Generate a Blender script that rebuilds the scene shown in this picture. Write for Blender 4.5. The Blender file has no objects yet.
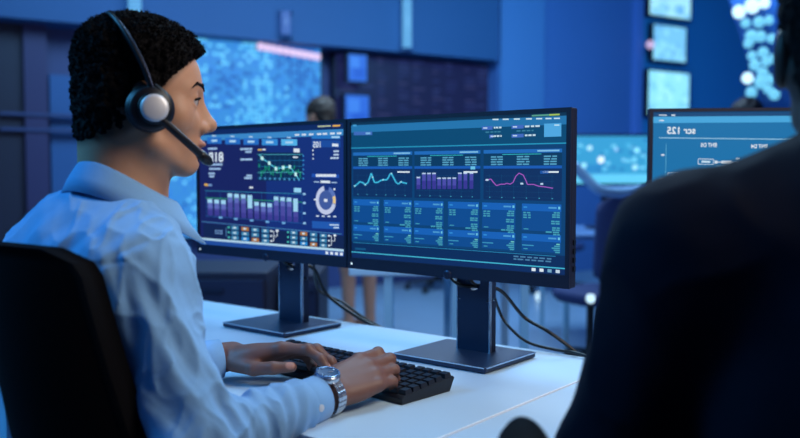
import bpy, bmesh, math, random
import numpy as np
from mathutils import Vector, Matrix
random.seed(7)
rng = np.random.default_rng(7)
SC = bpy.context.scene
COL = SC.collection

# ------------------------------------------------------------------ camera, world, lights, exposure
CAM_Z, FPX = 1.115, 850.0
cam_data = bpy.data.cameras.new('camera')
cam = bpy.data.objects.new('camera', cam_data)
COL.objects.link(cam)
cam.location = (0, 0, CAM_Z)
cam.rotation_euler = (math.radians(90) - math.atan(47 / FPX), 0, 0)
cam_data.sensor_width = 36
cam_data.lens = 36 * FPX / 800
cam_data.clip_start = 0.05
cam_data.dof.use_dof = True
cam_data.dof.focus_distance = 1.52
cam_data.dof.aperture_fstop = 2.7
SC.camera = cam
SC.view_settings.view_transform = 'Standard'
SC.view_settings.look = 'None'
SC.view_settings.gamma = 1
SC.view_settings.use_curve_mapping = False
SC.view_settings.exposure = 0.0

world = bpy.data.worlds.new('world')
SC.world = world
world.use_nodes = True
bg = world.node_tree.nodes['Background']
bg.inputs[0].default_value = (0.04, 0.13, 0.36, 1)
bg.inputs[1].default_value = 0.22


def area(name, loc, target, size, energy, color, size_y=None):
    d = bpy.data.lights.new(name, 'AREA')
    d.energy = energy
    d.color = color
    d.size = size
    if size_y:
        d.shape = 'RECTANGLE'
        d.size_y = size_y
    o = bpy.data.objects.new(name, d)
    COL.objects.link(o)
    o.location = loc
    o.rotation_euler = (Vector(target) - Vector(loc)).to_track_quat('-Z', 'Y').to_euler()
    return o


area('key_light', (0.95, 0.85, 2.0), (-0.35, 1.3, 1.15), 0.7, 21, (1.0, 0.88, 0.76))  # unseen area light added for the face, hangs well below the ceiling
area('desk_ceiling_light', (0.35, 2.5, 2.9), (0.1, 1.75, 0.74), 1.2, 40, (0.42, 0.72, 1.0))
area('blue_side_light', (-2.3, 1.2, 2.5), (-0.5, 1.35, 0.95), 1.0, 58, (0.08, 0.47, 1.0))
area('wall_wash_left', (-1.4, 5.2, 3.2), (-1.6, 7.6, 1.9), 2.6, 60, (0.24, 0.62, 1.0), 1.0)  # added wash for the left part of the far wall, no fixture
area('wall_wash_right', (2.2, 6.0, 3.2), (2.0, 9.0, 1.7), 2.6, 125, (0.2, 0.62, 1.0), 1.0)  # added wash for the column and right part of the far wall
area('floor_fill_light', (0.4, 5.4, 3.2), (0.3, 5.6, 0.0), 2.0, 120, (0.5, 0.76, 1.0))  # fill added to brighten the hall floor, no fixture

# ------------------------------------------------------------------ helpers
def srgb(r, g, b):
    f = lambda c: (c / 12.92) if c <= 0.04045 else ((c + 0.055) / 1.055) ** 2.4
    return (f(r / 255), f(g / 255), f(b / 255), 1.0)


def mat(name, color, rough=0.5, metal=0.0, noise=0.0, nscale=30.0, bump=0.0, bscale=200.0, spec=0.5,
        attr=None, emit=None, estr=1.0, sheen=0.0, coat=0.0, sss=0.0):
    m = bpy.data.materials.new(name)
    m.use_nodes = True
    nt = m.node_tree
    b = nt.nodes['Principled BSDF']
    b.inputs['Base Color'].default_value = color
    b.inputs['Roughness'].default_value = rough
    b.inputs['Metallic'].default_value = metal
    b.inputs['Specular IOR Level'].default_value = spec
    b.inputs['Sheen Weight'].default_value = sheen
    b.inputs['Coat Weight'].default_value = coat
    if sss:
        b.inputs['Subsurface Weight'].default_value = sss
        b.inputs['Subsurface Radius'].default_value = (1, 0.35, 0.2)
        b.inputs['Subsurface Scale'].default_value = 0.006
    src = None
    if attr:
        at = nt.nodes.new('ShaderNodeAttribute')
        at.attribute_name = attr
        src = at.outputs['Color']
        nt.links.new(src, b.inputs['Base Color'])
    tc = nt.nodes.new('ShaderNodeTexCoord')
    if noise:
        n = nt.nodes.new('ShaderNodeTexNoise')
        n.inputs['Scale'].default_value = nscale
        n.inputs['Detail'].default_value = 4
        nt.links.new(tc.outputs['Object'], n.inputs['Vector'])
        mr = nt.nodes.new('ShaderNodeMapRange')
        mr.inputs['To Min'].default_value = 1 - noise
        mr.inputs['To Max'].default_value = 1 + noise
        nt.links.new(n.outputs['Fac'], mr.inputs['Value'])
        mx = nt.nodes.new('ShaderNodeVectorMath')
        mx.operation = 'SCALE'
        if src is not None:
            nt.links.new(src, mx.inputs[0])
        else:
            mx.inputs[0].default_value = color[:3]
        nt.links.new(mr.outputs[0], mx.inputs['Scale'])
        nt.links.new(mx.outputs[0], b.inputs['Base Color'])
    if bump:
        n2 = nt.nodes.new('ShaderNodeTexNoise')
        n2.inputs['Scale'].default_value = bscale
        n2.inputs['Detail'].default_value = 5
        nt.links.new(tc.outputs['Object'], n2.inputs['Vector'])
        bp = nt.nodes.new('ShaderNodeBump')
        bp.inputs['Strength'].default_value = bump
        bp.inputs['Distance'].default_value = 0.002
        nt.links.new(n2.outputs['Fac'], bp.inputs['Height'])
        nt.links.new(bp.outputs[0], b.inputs['Normal'])
    if emit:
        b.inputs['Emission Color'].default_value = emit
        b.inputs['Emission Strength'].default_value = estr
    return m


def screen_mat(name, strength=1.0):
    m = bpy.data.materials.new(name)
    m.use_nodes = True
    nt = m.node_tree
    b = nt.nodes['Principled BSDF']
    b.inputs['Base Color'].default_value = (0.004, 0.004, 0.006, 1)
    b.inputs['Roughness'].default_value = 0.35
    b.inputs['Specular IOR Level'].default_value = 0.25
    at = nt.nodes.new('ShaderNodeAttribute')
    at.attribute_name = 'col'
    nt.links.new(at.outputs['Color'], b.inputs['Emission Color'])
    b.inputs['Emission Strength'].default_value = strength
    return m


def glow_mat(name, color, strength):
    return mat(name, (0.02, 0.02, 0.02, 1), emit=color, estr=strength)


def obj(name, verts, faces, m, parent=None, smooth=False, bevel=0, seg=2, loc=None):
    me = bpy.data.meshes.new(name)
    me.from_pydata([tuple(v) for v in verts], [], [tuple(f) for f in faces])
    me.materials.append(m)
    if smooth:
        me.polygons.foreach_set('use_smooth', [True] * len(me.polygons))
    o = bpy.data.objects.new(name, me)
    COL.objects.link(o)
    if loc is not None:
        o.location = loc
    if parent:
        o.parent = parent
    if bevel:
        bm_ = bmesh.new()
        bm_.from_mesh(me)
        bmesh.ops.recalc_face_normals(bm_, faces=bm_.faces)
        es = [e for e in bm_.edges if len(e.link_faces) == 2 and e.calc_face_angle(0) > 0.6]
        bmesh.ops.bevel(bm_, geom=es, offset=bevel, segments=seg, profile=0.5, affect='EDGES')
        bm_.to_mesh(me)
        bm_.free()
    return o


def tag(o, label=None, cat=None, group=None, kind=None):
    if label: o['label'] = label
    if cat: o['category'] = cat
    if group: o['group'] = group
    if kind: o['kind'] = kind
    return o


def empty(name, loc, rz=0.0, label=None, cat=None, group=None):
    o = bpy.data.objects.new(name, None)
    o.empty_display_size = 0.05
    COL.objects.link(o)
    o.location = loc
    o.rotation_euler = (0, 0, rz)
    return tag(o, label, cat, group)


class MB:
    """collects shapes into one mesh"""
    def __init__(s):
        s.v, s.f = [], []

    def add(s, v, f):
        n = len(s.v)
        s.v += [tuple(p) for p in v]
        s.f += [tuple(i + n for i in q) for q in f]
        return s

    def box(s, c, d, M=None):
        x, y, z = d[0] / 2, d[1] / 2, d[2] / 2
        v = [Vector(p) for p in ((-x, -y, -z), (x, -y, -z), (x, y, -z), (-x, y, -z), (-x, -y, z), (x, -y, z), (x, y, z), (-x, y, z))]
        if M is not None: v = [M @ p for p in v]
        v = [p + Vector(c) for p in v]
        return s.add(v, [(0, 3, 2, 1), (4, 5, 6, 7), (0, 1, 5, 4), (1, 2, 6, 5), (2, 3, 7, 6), (3, 0, 4, 7)])

    def tube(s, pts, r, n=10, cap=True, flat=None):
        pts = [Vector(p) for p in pts]
        rs = r if isinstance(r, (list, tuple)) else [r] * len(pts)
        v, f = [], []
        up = None
        for i, p in enumerate(pts):
            t = (pts[min(i + 1, len(pts) - 1)] - pts[max(i - 1, 0)]).normalized()
            if up is None:
                up = t.orthogonal().normalized() if flat is None else (Vector(flat) - t * t.dot(Vector(flat))).normalized()
            up = (up - t * up.dot(t)).normalized()
            sd = t.cross(up)
            for k in range(n):
                a = 2 * math.pi * k / n
                rr = rs[i]
                ra, rb = rr if isinstance(rr, tuple) else (rr, rr)
                v.append(p + up * (math.cos(a) * ra) + sd * (math.sin(a) * rb))
        for i in range(len(pts) - 1):
            for k in range(n):
                k2 = (k + 1) % n
                f.append((i * n + k, i * n + k2, (i + 1) * n + k2, (i + 1) * n + k))
        if cap:
            f.append(tuple(range(n - 1, -1, -1)))
            f.append(tuple(range((len(pts) - 1) * n, len(pts) * n)))
        return s.add(v, f)

    def lathe(s, prof, n=24, M=None, c=(0, 0, 0)):
        v, f = [], []
        for r, z in prof:
            for k in range(n):
                a = 2 * math.pi * k / n
                p = Vector((r * math.cos(a), r * math.sin(a), z))
                if M is not None: p = M @ p
                v.append(p + Vector(c))
        for i in range(len(prof) - 1):
            for k in range(n):
                k2 = (k + 1) % n
                f.append((i * n + k, i * n + k2, (i + 1) * n + k2, (i + 1) * n + k))
        f.append(tuple(range(n - 1, -1, -1)))
        f.append(tuple(range((len(prof) - 1) * n, len(prof) * n)))
        return s.add(v, f)

    def build(s, name, m, parent=None, smooth=False, bevel=0, seg=2, loc=None):
        return obj(name, s.v, s.f, m, parent, smooth, bevel, seg, loc)


def catmull(P, n=10):
    P = [Vector(p) for p in P]
    Q = [2 * P[0] - P[1]] + P + [2 * P[-1] - P[-2]]
    out = []
    for i in range(1, len(Q) - 2):
        for k in range(n):
            t = k / n
            a, b, c, d = Q[i - 1], Q[i], Q[i + 1], Q[i + 2]
            out.append(0.5 * ((2 * b) + (c - a) * t + (2 * a - 5 * b + 4 * c - d) * t * t + (3 * b - a - 3 * c + d) * t ** 3))
    out.append(P[-1])
    return out


def smooth_by_angle(o, ang=0.7):
    bm_ = bmesh.new()
    bm_.from_mesh(o.data)
    for f in bm_.faces: f.smooth = True
    for e in bm_.edges:
        if len(e.link_faces) == 2 and e.calc_face_angle(0) > ang: e.smooth = False
    bm_.to_mesh(o.data)
    bm_.free()
    return o


def at(px, py, D):
    """room point seen at a photograph pixel, D metres in front of the lens"""
    return Vector(((px - 400) / FPX * D, D, CAM_Z + (172 - py) / FPX * D))


def frame_to(z):
    z = Vector(z).normalized()
    return z.to_track_quat('Z', 'Y').to_matrix()


# desk frame: e1 runs along the desk to the right, e2 away from the seated man
E1 = Vector((0.78, -0.627, 0)).normalized()
E2 = Vector((0.627, 0.78, 0)).normalized()
F0 = Vector((-0.12, 1.207, 0))
def B(a, b, z=0.0): return F0 + E1 * a + E2 * b + Vector((0, 0, z))
DESK_RZ = math.atan2(E1.y, E1.x)

# ------------------------------------------------------------------ implicit surfaces
def npv(*a): return np.array(a, dtype=np.float32)


class SDF:
    def __init__(s):
        s.ops = []
        s.disp = []

    def cone(s, a, b, r1, r2, k=0.01, sub=False):
        a, b = npv(*a), npv(*b)
        ba = b - a
        L = max(float(ba @ ba), 1e-12)
        def fn(p):
            t = np.clip(((p - a) @ ba) / L, 0, 1)
            q = p - a - t[..., None] * ba
            return np.sqrt((q * q).sum(-1)) - (r1 + (r2 - r1) * t)
        s.ops.append((fn, k, sub))
        return s

    def ball(s, c, r, k=0.01, sub=False):
        c = npv(*c)
        def fn(p):
            q = p - c
            return np.sqrt((q * q).sum(-1)) - r
        s.ops.append((fn, k, sub))
        return s

    def ell(s, c, r, R=None, k=0.01, sub=False):
        """R rows are the axes of the ellipsoid"""
        c, r = npv(*c), npv(*r)
        R = np.eye(3, dtype=np.float32) if R is None else np.array(R, dtype=np.float32)
        def fn(p):
            q = (p - c) @ R.T
            k0 = np.sqrt(((q / r) ** 2).sum(-1))
            k1 = np.sqrt(((q / (r * r)) ** 2).sum(-1)) + 1e-9
            return k0 * (k0 - 1.0) / k1
        s.ops.append((fn, k, sub))
        return s

    def fold(s, p, sel=None):
        d = np.full(p.shape[:-1], 1e3, dtype=np.float32)
        for i, (fn, k, sub) in enumerate(s.ops):
            if sel is None:
                ix = slice(None)
            else:
                ix = np.nonzero(sel[i])[0]
                if len(ix) == 0: continue
            v = fn(p[ix])
            dd = d[ix]
            if sub:
                h = np.maximum(k - np.abs(dd + v), 0) / k
                d[ix] = np.maximum(dd, -v) + h * h * k * 0.25
            else:
                h = np.maximum(k - np.abs(dd - v), 0) / k
                d[ix] = np.minimum(dd, v) - h * h * k * 0.25
        return d

    def value(s, p):
        d = s.fold(p)
        for g in s.disp: d = d + g(p, d)
        return d

    def mesh(s, lo, hi, h, extra=0.012):
        lo, hi = npv(*lo), npv(*hi)
        nb = np.ceil((hi - lo) / (8 * h)).astype(int)
        n = nb * 8
        ii = np.stack(np.meshgrid(*[np.arange(k) for k in nb], indexing='ij'), -1).reshape(-1, 3)
        cen = (lo + (ii * 8 + 3.5) * h).astype(np.float32)
        cv = s.fold(cen)
        rb = 8 * h * 0.87
        act = np.abs(cv) < rb * 1.6 + extra
        D = np.repeat(np.repeat(np.repeat(cv.reshape(nb), 8, 0), 8, 1), 8, 2).astype(np.float32)
        ai = ii[act]
        off = np.stack(np.meshgrid(*[np.arange(8)] * 3, indexing='ij'), -1).reshape(-1, 3)
        V = D.reshape(nb[0], 8, nb[1], 8, nb[2], 8)
        CH = 1500
        ac = cen[act]
        for c0 in range(0, len(ai), CH):
            a = ai[c0:c0 + CH]
            cc = ac[c0:c0 + CH]
            sel = [fn(cc) < (2.6 * rb + k + extra) * (1.3) for fn, k, sub in s.ops]
            P = (lo + (a[:, None, :] * 8 + off[None]) * h).astype(np.float32)
            d = s.fold(P, sel)
            for g in s.disp: d = d + g(P, d)
            V[a[:, 0], :, a[:, 1], :, a[:, 2], :] = d.reshape(-1, 8, 8, 8)
        return surface_nets(D, lo, h)


def surface_nets(D, lo, h):
    S = D < 0
    nx, ny, nz = D.shape
    c = S[:-1, :-1, :-1].astype(np.uint8)
    tot = np.zeros_like(c)
    for dx in (0, 1):
        for dy in (0, 1):
            for dz in (0, 1):
                tot += S[dx:nx - 1 + dx, dy:ny - 1 + dy, dz:nz - 1 + dz]
    act = (tot > 0) & (tot < 8)
    cells = np.argwhere(act)
    idx = np.full(act.shape, -1, dtype=np.int32)
    idx[act] = np.arange(len(cells))
    corners = [(dx, dy, dz) for dx in (0, 1) for dy in (0, 1) for dz in (0, 1)]
    val = {q: D[cells[:, 0] + q[0], cells[:, 1] + q[1], cells[:, 2] + q[2]] for q in corners}
    acc = np.zeros((len(cells), 3))
    cnt = np.zeros(len(cells))
    for q in corners:
        for ax in range(3):
            if q[ax] == 0:
                r = list(q); r[ax] = 1; r = tuple(r)
                v0, v1 = val[q], val[r]
                m = (v0 < 0) != (v1 < 0)
                t = np.where(m, v0 / np.where(m, v0 - v1, 1), 0)
                p = np.array(q, float)[None] + np.zeros((len(cells), 3))
                p[:, ax] += t
                acc[m] += p[m]
                cnt[m] += 1
    verts = lo + (cells + acc / cnt[:, None]) * h
    faces = []
    for ax in range(3):
        o1, o2 = (ax + 1) % 3, (ax + 2) % 3
        sl0 = [slice(None)] * 3; sl1 = [slice(None)] * 3
        sl0[ax] = slice(0, -1); sl1[ax] = slice(1, None)
        A, Bq = S[tuple(sl0)], S[tuple(sl1)]
        e = np.argwhere(A != Bq)
        e = e[(e[:, o1] > 0) & (e[:, o2] > 0) & (e[:, o1] < D.shape[o1] - 1) & (e[:, o2] < D.shape[o2] - 1)]
        s0 = A[e[:, 0], e[:, 1], e[:, 2]]
        q = []
        for (i, j) in ((-1, -1), (0, -1), (0, 0), (-1, 0)):
            cc = e.copy()
            cc[:, o1] += i; cc[:, o2] += j
            q.append(idx[cc[:, 0], cc[:, 1], cc[:, 2]])
        q = np.stack(q, 1)
        q[~s0] = q[~s0][:, ::-1]
        faces.append(q)
    return verts, np.concatenate(faces)


def np_obj(name, verts, faces, m, parent=None, smooth=True):
    me = bpy.data.meshes.new(name)
    nf, k = len(faces), faces.shape[1]
    me.vertices.add(len(verts))
    me.vertices.foreach_set('co', verts.astype(np.float32).ravel())
    me.loops.add(nf * k)
    me.loops.foreach_set('vertex_index', faces.astype(np.int32).ravel())
    me.polygons.add(nf)
    me.polygons.foreach_set('loop_start', np.arange(0, nf * k, k, dtype=np.int32))
    me.update(calc_edges=True)
    me.validate()
    if smooth: me.polygons.foreach_set('use_smooth', np.ones(len(me.polygons), dtype=bool))
    me.materials.append(m)
    o = bpy.data.objects.new(name, me)
    COL.objects.link(o)
    if parent: o.parent = parent
    return o


def vcol(o, cols, name='col'):
    ca = o.data.color_attributes.new(name, 'FLOAT_COLOR', 'POINT')
    ca.data.foreach_set('color', np.asarray(cols, dtype=np.float32).ravel())


_lat = rng.random((64, 64, 64)).astype(np.float32)
def vnoise(p, scale, seed=0):
    q = p * scale + seed * 17.3 + 1000.0
    i = np.floor(q).astype(int)
    f = q - i
    f = f * f * (3 - 2 * f)
    i &= 63
    j = (i + 1) & 63
    x, y, z = f[..., 0], f[..., 1], f[..., 2]
    L = _lat
    c00 = L[i[..., 0], i[..., 1], i[..., 2]] * (1 - x) + L[j[..., 0], i[..., 1], i[..., 2]] * x
    c10 = L[i[..., 0], j[..., 1], i[..., 2]] * (1 - x) + L[j[..., 0], j[..., 1], i[..., 2]] * x
    c01 = L[i[..., 0], i[..., 1], j[..., 2]] * (1 - x) + L[j[..., 0], i[..., 1], j[..., 2]] * x
    c11 = L[i[..., 0], j[..., 1], j[..., 2]] * (1 - x) + L[j[..., 0], j[..., 1], j[..., 2]] * x
    return ((c00 * (1 - y) + c10 * y) * (1 - z) + (c01 * (1 - y) + c11 * y) * z) * 2 - 1


def sstep(a, b, x):
    t = np.clip((x - a) / (b - a), 0, 1)
    return t * t * (3 - 2 * t)

# ------------------------------------------------------------------ materials
M_floor = mat('floor_blue_vinyl', srgb(125, 146, 172), 0.32, noise=0.12, nscale=3)
M_wall = mat('wall_lit_blue', srgb(60, 110, 175), 0.7, noise=0.06, nscale=2)  # blue of the room light put into the wall colour
M_bulk = mat('bulkhead_lit_blue', srgb(38, 80, 128), 0.7, noise=0.05, nscale=1.5)  # base colour carries the blue light falling on the bulkhead
M_navy = mat('navy_panel', srgb(52, 62, 110), 0.6, noise=0.08, nscale=3)
M_dark = mat('dark_panel', srgb(18, 24, 52), 0.6, noise=0.1, nscale=4)
M_column = mat('column_lit_blue', srgb(70, 108, 172), 0.6, noise=0.05, nscale=2)  # blue light worked into the column's base colour
M_ceiling = mat('ceiling_paint', srgb(60, 90, 140), 0.8)
M_desk = mat('white_desk_laminate', srgb(180, 208, 230), 0.42, noise=0.02, nscale=6, spec=0.35)
M_deskedge = mat('desk_edge', srgb(190, 205, 220), 0.5)
M_leg = mat('pale_metal_leg', srgb(150, 190, 215), 0.4, noise=0.04)
M_black = mat('black_plastic', srgb(14, 16, 24), 0.42, noise=0.1, nscale=80, spec=0.35)
M_housing = mat('monitor_black', srgb(23, 26, 48), 0.5, noise=0.06, nscale=60, spec=0.35)
M_stand = mat('stand_gunmetal', srgb(44, 54, 78), 0.38, 0.55, noise=0.05, nscale=40)
M_chrome = mat('bright_edge', srgb(185, 195, 210), 0.25, 0.9)
M_cable = mat('cable_black', srgb(10, 11, 18), 0.4)
M_key = mat('key_black', srgb(17, 20, 32), 0.45, noise=0.08, nscale=100)
M_kbd = mat('keyboard_black', srgb(12, 14, 24), 0.45, noise=0.08, nscale=100)
M_chair = mat('chair_black_mesh', srgb(7, 7, 11), 0.9, noise=0.2, nscale=300, bump=0.3, bscale=600, spec=0.08)
M_brow = mat('dark_brow', srgb(34, 25, 23), .8, spec=.1)
M_silver = mat('silver_disc', srgb(215, 216, 220), 0.45, 0.35, noise=0.04, nscale=300)
M_steel = mat('watch_steel', srgb(205, 212, 222), 0.25, 0.9, noise=0.04)
M_dial = mat('watch_dial', srgb(40, 70, 110), 0.2, 0.3)
M_skin = mat('skin', srgb(150, 105, 80), 0.5, attr='col', noise=0.06, nscale=60, bump=0.12, bscale=500, sss=0.12, spec=0.4)
M_hair = mat('black_hair', srgb(10, 9, 12), 0.85, noise=0.3, nscale=200, spec=0.1)
M_shirt = mat('light_blue_shirt', srgb(122, 170, 218), 0.85, noise=0.04, nscale=300, bump=0.15, bscale=900, spec=0.15, sheen=0.1)
M_suit = mat('dark_suit', srgb(8, 11, 27), 0.85, noise=0.15, nscale=200, spec=0.12, bump=0.1, bscale=500)
M_trouser = mat('dark_trousers', srgb(18, 20, 32), 0.85, noise=0.1, nscale=200)
M_shoe = mat('black_shoe', srgb(10, 10, 12), 0.35)
M_eye = mat('eye', srgb(210, 205, 200), 0.2, attr='col')
M_screen = screen_mat('screen_glow', .93)
M_videowall = screen_mat('videowall_glow', 1.3)

# ------------------------------------------------------------------ the room
obj('floor', [(-7, -1.2, 0), (7.5, -1.2, 0), (7.5, 14, 0), (-7, 14, 0), (-7, -1.2, -.05), (7.5, -1.2, -.05), (7.5, 14, -.05), (-7, 14, -.05)],
    [(0, 1, 2, 3), (7, 6, 5, 4), (0, 4, 5, 1), (1, 5, 6, 2), (2, 6, 7, 3), (3, 7, 4, 0)], M_floor)['kind'] = 'structure'
MB().box((0.25, 6.4, 3.45), (14.5, 15.2, 0.06)).build('ceiling', M_ceiling)['kind'] = 'structure'

WD = Vector((0.8465, 0.5324, 0)).normalized()
WN = Vector((WD.y, -WD.x, 0))
WP = Vector((-3.106, 6.6, 0))
def wt(px, off=0.0):
    """how far along the far wall a picture column falls, on a plane off metres proud of it"""
    o = WP + WN * off
    k = (px - 400) / FPX
    return (o.y * k - o.x) / (WD.x - WD.y * k)
def wp(px, py, off=0.0):
    t = wt(px, off)
    p = WP + WN * off + WD * t
    return Vector((p.x, p.y, CAM_Z + (172 - py) / FPX * p.y))
def wbox(mb, t0, t1, z0, z1, o0, o1):
    v = []
    for z in (z0, z1):
        for t, o in ((t0, o0), (t1, o0), (t1, o1), (t0, o1)):
            p = WP + WD * t + WN * o
            v.append((p.x, p.y, z))
    return mb.add(v, [(0, 1, 2, 3), (7, 6, 5, 4), (0, 4, 5, 1), (1, 5, 6, 2), (2, 6, 7, 3), (3, 7, 4, 0)])

wbox(MB(), -3.5, 9.5, 0, 3.42, -0.12, 0.0).build('wall_back', M_navy)['kind'] = 'structure'
MB().box((-5.6, 4.0, 1.71), (0.12, 9.0, 3.42)).build('wall_left', M_wall)['kind'] = 'structure'
MB().box((5.4, 6.0, 1.71), (0.12, 14.0, 3.42)).build('wall_right', M_wall)['kind'] = 'structure'
# bulkhead above the video walls
BO = 0.35
zb = wp(0, 18, BO).z
wbox(MB(), -3.0, wt(497, BO), zb, 3.42, 0.0, BO).build('trim_1', M_bulk)['kind'] = 'structure'
# blue column right of the video walls, pale strip at its left
wbox(MB(), wt(497, 0.26), wt(639, 0.26), 0, 3.42, 0.0, 0.26).build('trim_2', M_column)['kind'] = 'structure'
wbox(MB(), wt(500, 0.3), wt(543, 0.3), 0, 3.42, 0.26, 0.3).build('trim_3', mat('pale_column', srgb(78, 122, 178), 0.6))['kind'] = 'structure'
wbox(MB(), wt(634, 0.32), wt(641, 0.32), 0, 3.42, 0.26, 0.32).build('trim_4', mat('trim_metal', srgb(90, 125, 200), 0.5))['kind'] = 'structure'
# the blue wall right of the column
wbox(MB(), wt(641, 0.2), 9.4, 0, 3.42, 0.0, 0.2).build('wall_right_back', mat('wall_lit_deep_blue', srgb(50, 140, 205), 0.65))['kind'] = 'structure'  # blue light put into this wall's colour as well
# dark recess panels at the left end
wbox(MB(), wt(-40, 0.1), wt(27, 0.1), 0, zb, 0.0, 0.1).build('trim_5', M_dark)['kind'] = 'structure'
wbox(MB(), wt(27, 0.14), wt(50, 0.14), 0, zb, 0.0, 0.14).build('trim_6', mat('plum_pillar', srgb(44, 42, 88), 0.6))['kind'] = 'structure'
wbox(MB(), wt(52, 0.06), wt(190, 0.06), 0.0, wp(100, 78, 0.06).z, 0.0, 0.06).build('trim_7', mat('blue_glow_panel', srgb(34, 84, 140), 0.6, noise=0.1, nscale=1.5))['kind'] = 'structure'  # lighter blue panel standing in for a glow on the wall
for k, py in enumerate((115, 130)):
    wbox(MB(), wt(2, 0.16), wt(150, 0.16), wp(60, py + 2, 0.16).z, wp(60, py - 1, 0.16).z, 0.1, 0.16).build('trim_%d' % (8 + k), mat('rail', srgb(46, 62, 110), 0.6))['kind'] = 'structure'


class Screen:
    """flat print of a lit screen, drawn in the coordinates of a measured view of it"""
    def __init__(s, w, h, quad):
        s.w, s.h = w, h
        s.v, s.f, s.c = [], [], []
        A, b = [], []
        for (x, y), (u, v) in zip(quad, ((0, 0), (1, 0), (1, 1), (0, 1))):
            A.append([x, y, 1, 0, 0, 0, -u * x, -u * y]); b.append(u)
            A.append([0, 0, 0, x, y, 1, -v * x, -v * y]); b.append(v)
        s.H = np.append(np.linalg.solve(np.array(A, float), np.array(b, float)), 1).reshape(3, 3)

    def uv(s, x, y):
        q = s.H @ np.array([x, y, 1.0])
        return q[0] / q[2], q[1] / q[2]

    def poly(s, pts, col, layer, raw=False):
        n = len(s.v)
        for x, y in pts:
            u, v = (x, y) if raw else s.uv(x, y)
            u = min(max(u, 0), 1); v = min(max(v, 0), 1)
            s.v.append(((u - 0.5) * s.w, -0.0004 - 0.00025 * layer, (1 - v) * s.h))
            s.c.append(srgb(*col))
        s.f.append(tuple(range(n, n + len(pts))))

    def rect(s, x0, y0, x1, y1, col, layer=1, dy=0.0):
        """dy: how much the right end lies below the left one"""
        s.poly([(x0, y0), (x1, y0 + dy), (x1, y1 + dy), (x0, y1)], col, layer)

    def ur(s, u0, v0, u1, v1, col, layer=1):
        s.poly([(u0, v0), (u1, v0), (u1, v1), (u0, v1)], col, layer, True)

    def line(s, pts, wd, col, layer=2, raw=False):
        for (xa, ya), (xb, yb) in zip(pts[:-1], pts[1:]):
            L = math.hypot(xb - xa, yb - ya) or 1
            nx, ny = -(yb - ya) / L * wd / 2, (xb - xa) / L * wd / 2
            s.poly([(xa + nx, ya + ny), (xb + nx, yb + ny), (xb - nx, yb - ny), (xa - nx, ya - ny)], col, layer, raw)

    def arc(s, u, v, r0, r1, a0, a1, col, layer=2, n=24):
        asp = s.w / s.h
        for k in range(n):
            t0 = a0 + (a1 - a0) * k / n
            t1 = a0 + (a1 - a0) * (k + 1) / n
            s.poly([(u + r0 * math.cos(t0), v + r0 * asp * math.sin(t0)), (u + r1 * math.cos(t0), v + r1 * asp * math.sin(t0)),
                    (u + r1 * math.cos(t1), v + r1 * asp * math.sin(t1)), (u + r0 * math.cos(t1), v + r0 * asp * math.sin(t1))], col, layer, True)

    def text(s, body, u0, u1, v0, v1, col, layer=3):
        """mirrored lettering, filled into a box"""
        cu = bpy.data.curves.new('lettering', 'FONT')
        cu.body = body
        cu.offset = .018
        o = bpy.data.objects.new('lettering', cu)
        COL.objects.link(o)
        me = bpy.data.meshes.new_from_object(o.evaluated_get(bpy.context.evaluated_depsgraph_get()))
        co = np.array([v.co[:2] for v in me.vertices])
        fs = [tuple(p.vertices) for p in me.polygons]
        bpy.data.objects.remove(o); bpy.data.curves.remove(cu); bpy.data.meshes.remove(me)
        if not len(co): return
        mn, mx = co.min(0), co.max(0)
        t = (co - mn) / (mx - mn)
        n = len(s.v)
        for x, y in t:
            u = u1 - x * (u1 - u0)
            v = v1 - y * (v1 - v0)
            s.v.append(((u - 0.5) * s.w, -0.0004 - 0.00025 * layer, (1 - v) * s.h))
            s.c.append(srgb(*col))
        s.f += [tuple(i + n for i in q) for q in fs]

    def dashes(s, u0, u1, v, hgt, col, layer=3, n=3, fill=0.75):
        ws = [random.uniform(0.6, 1.4) for _ in range(n)]
        T = sum(ws); x = u0
        for w_ in ws:
            ww = (u1 - u0) * w_ / T
            s.ur(x, v - hgt / 2, x + ww * fill, v + hgt / 2, col, layer)
            x += ww

    def build(s, name, m, parent, loc=(0, 0, 0)):
        o = obj(name, s.v, s.f, m, parent, loc=loc)
        vcol(o, s.c)
        return o


def wall_display(name, px0, px1, py0, py1, off, label, cat, group=None, thick=0.06):
    """a flat display hung on the far wall: an Empty, housing, and a Screen to fill"""
    t0, t1 = wt(px0, off), wt(px1, off)
    pm = WP + WD * ((t0 + t1) / 2) + WN * off
    z0 = CAM_Z + (172 - py1) / FPX * pm.y
    z1 = CAM_Z + (172 - py0) / FPX * pm.y
    r = empty(name, (pm.x, pm.y, z0), math.atan2(WD.y, WD.x), label, cat, group)
    w, h = t1 - t0, z1 - z0
    MB().box((0, thick / 2 + 0.002, h / 2), (w + 0.04, thick, h + 0.04)).build('housing', M_housing, r)
    return r, Screen(w, h, ((0, 0), (1, 0), (1, 1), (0, 1)))

def blotches(S, nu, nv, pal, jit=0.25, skip=0.0, layer=1):
    for i in range(nu):
        for j in range(nv):
            if random.random() < skip: continue
            u, v = (i + 0.5 + random.uniform(-jit, jit)) / nu, (j + 0.5 + random.uniform(-jit, jit)) / nv
            a, b_ = 0.55 / nu * random.uniform(0.6, 1.2), 0.55 / nv * random.uniform(0.6, 1.2)
            S.ur(max(u - a, 0), max(v - b_, 0), min(u + a, 1), min(v + b_, 1), random.choice(pal), layer + random.random() * 2)

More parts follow.
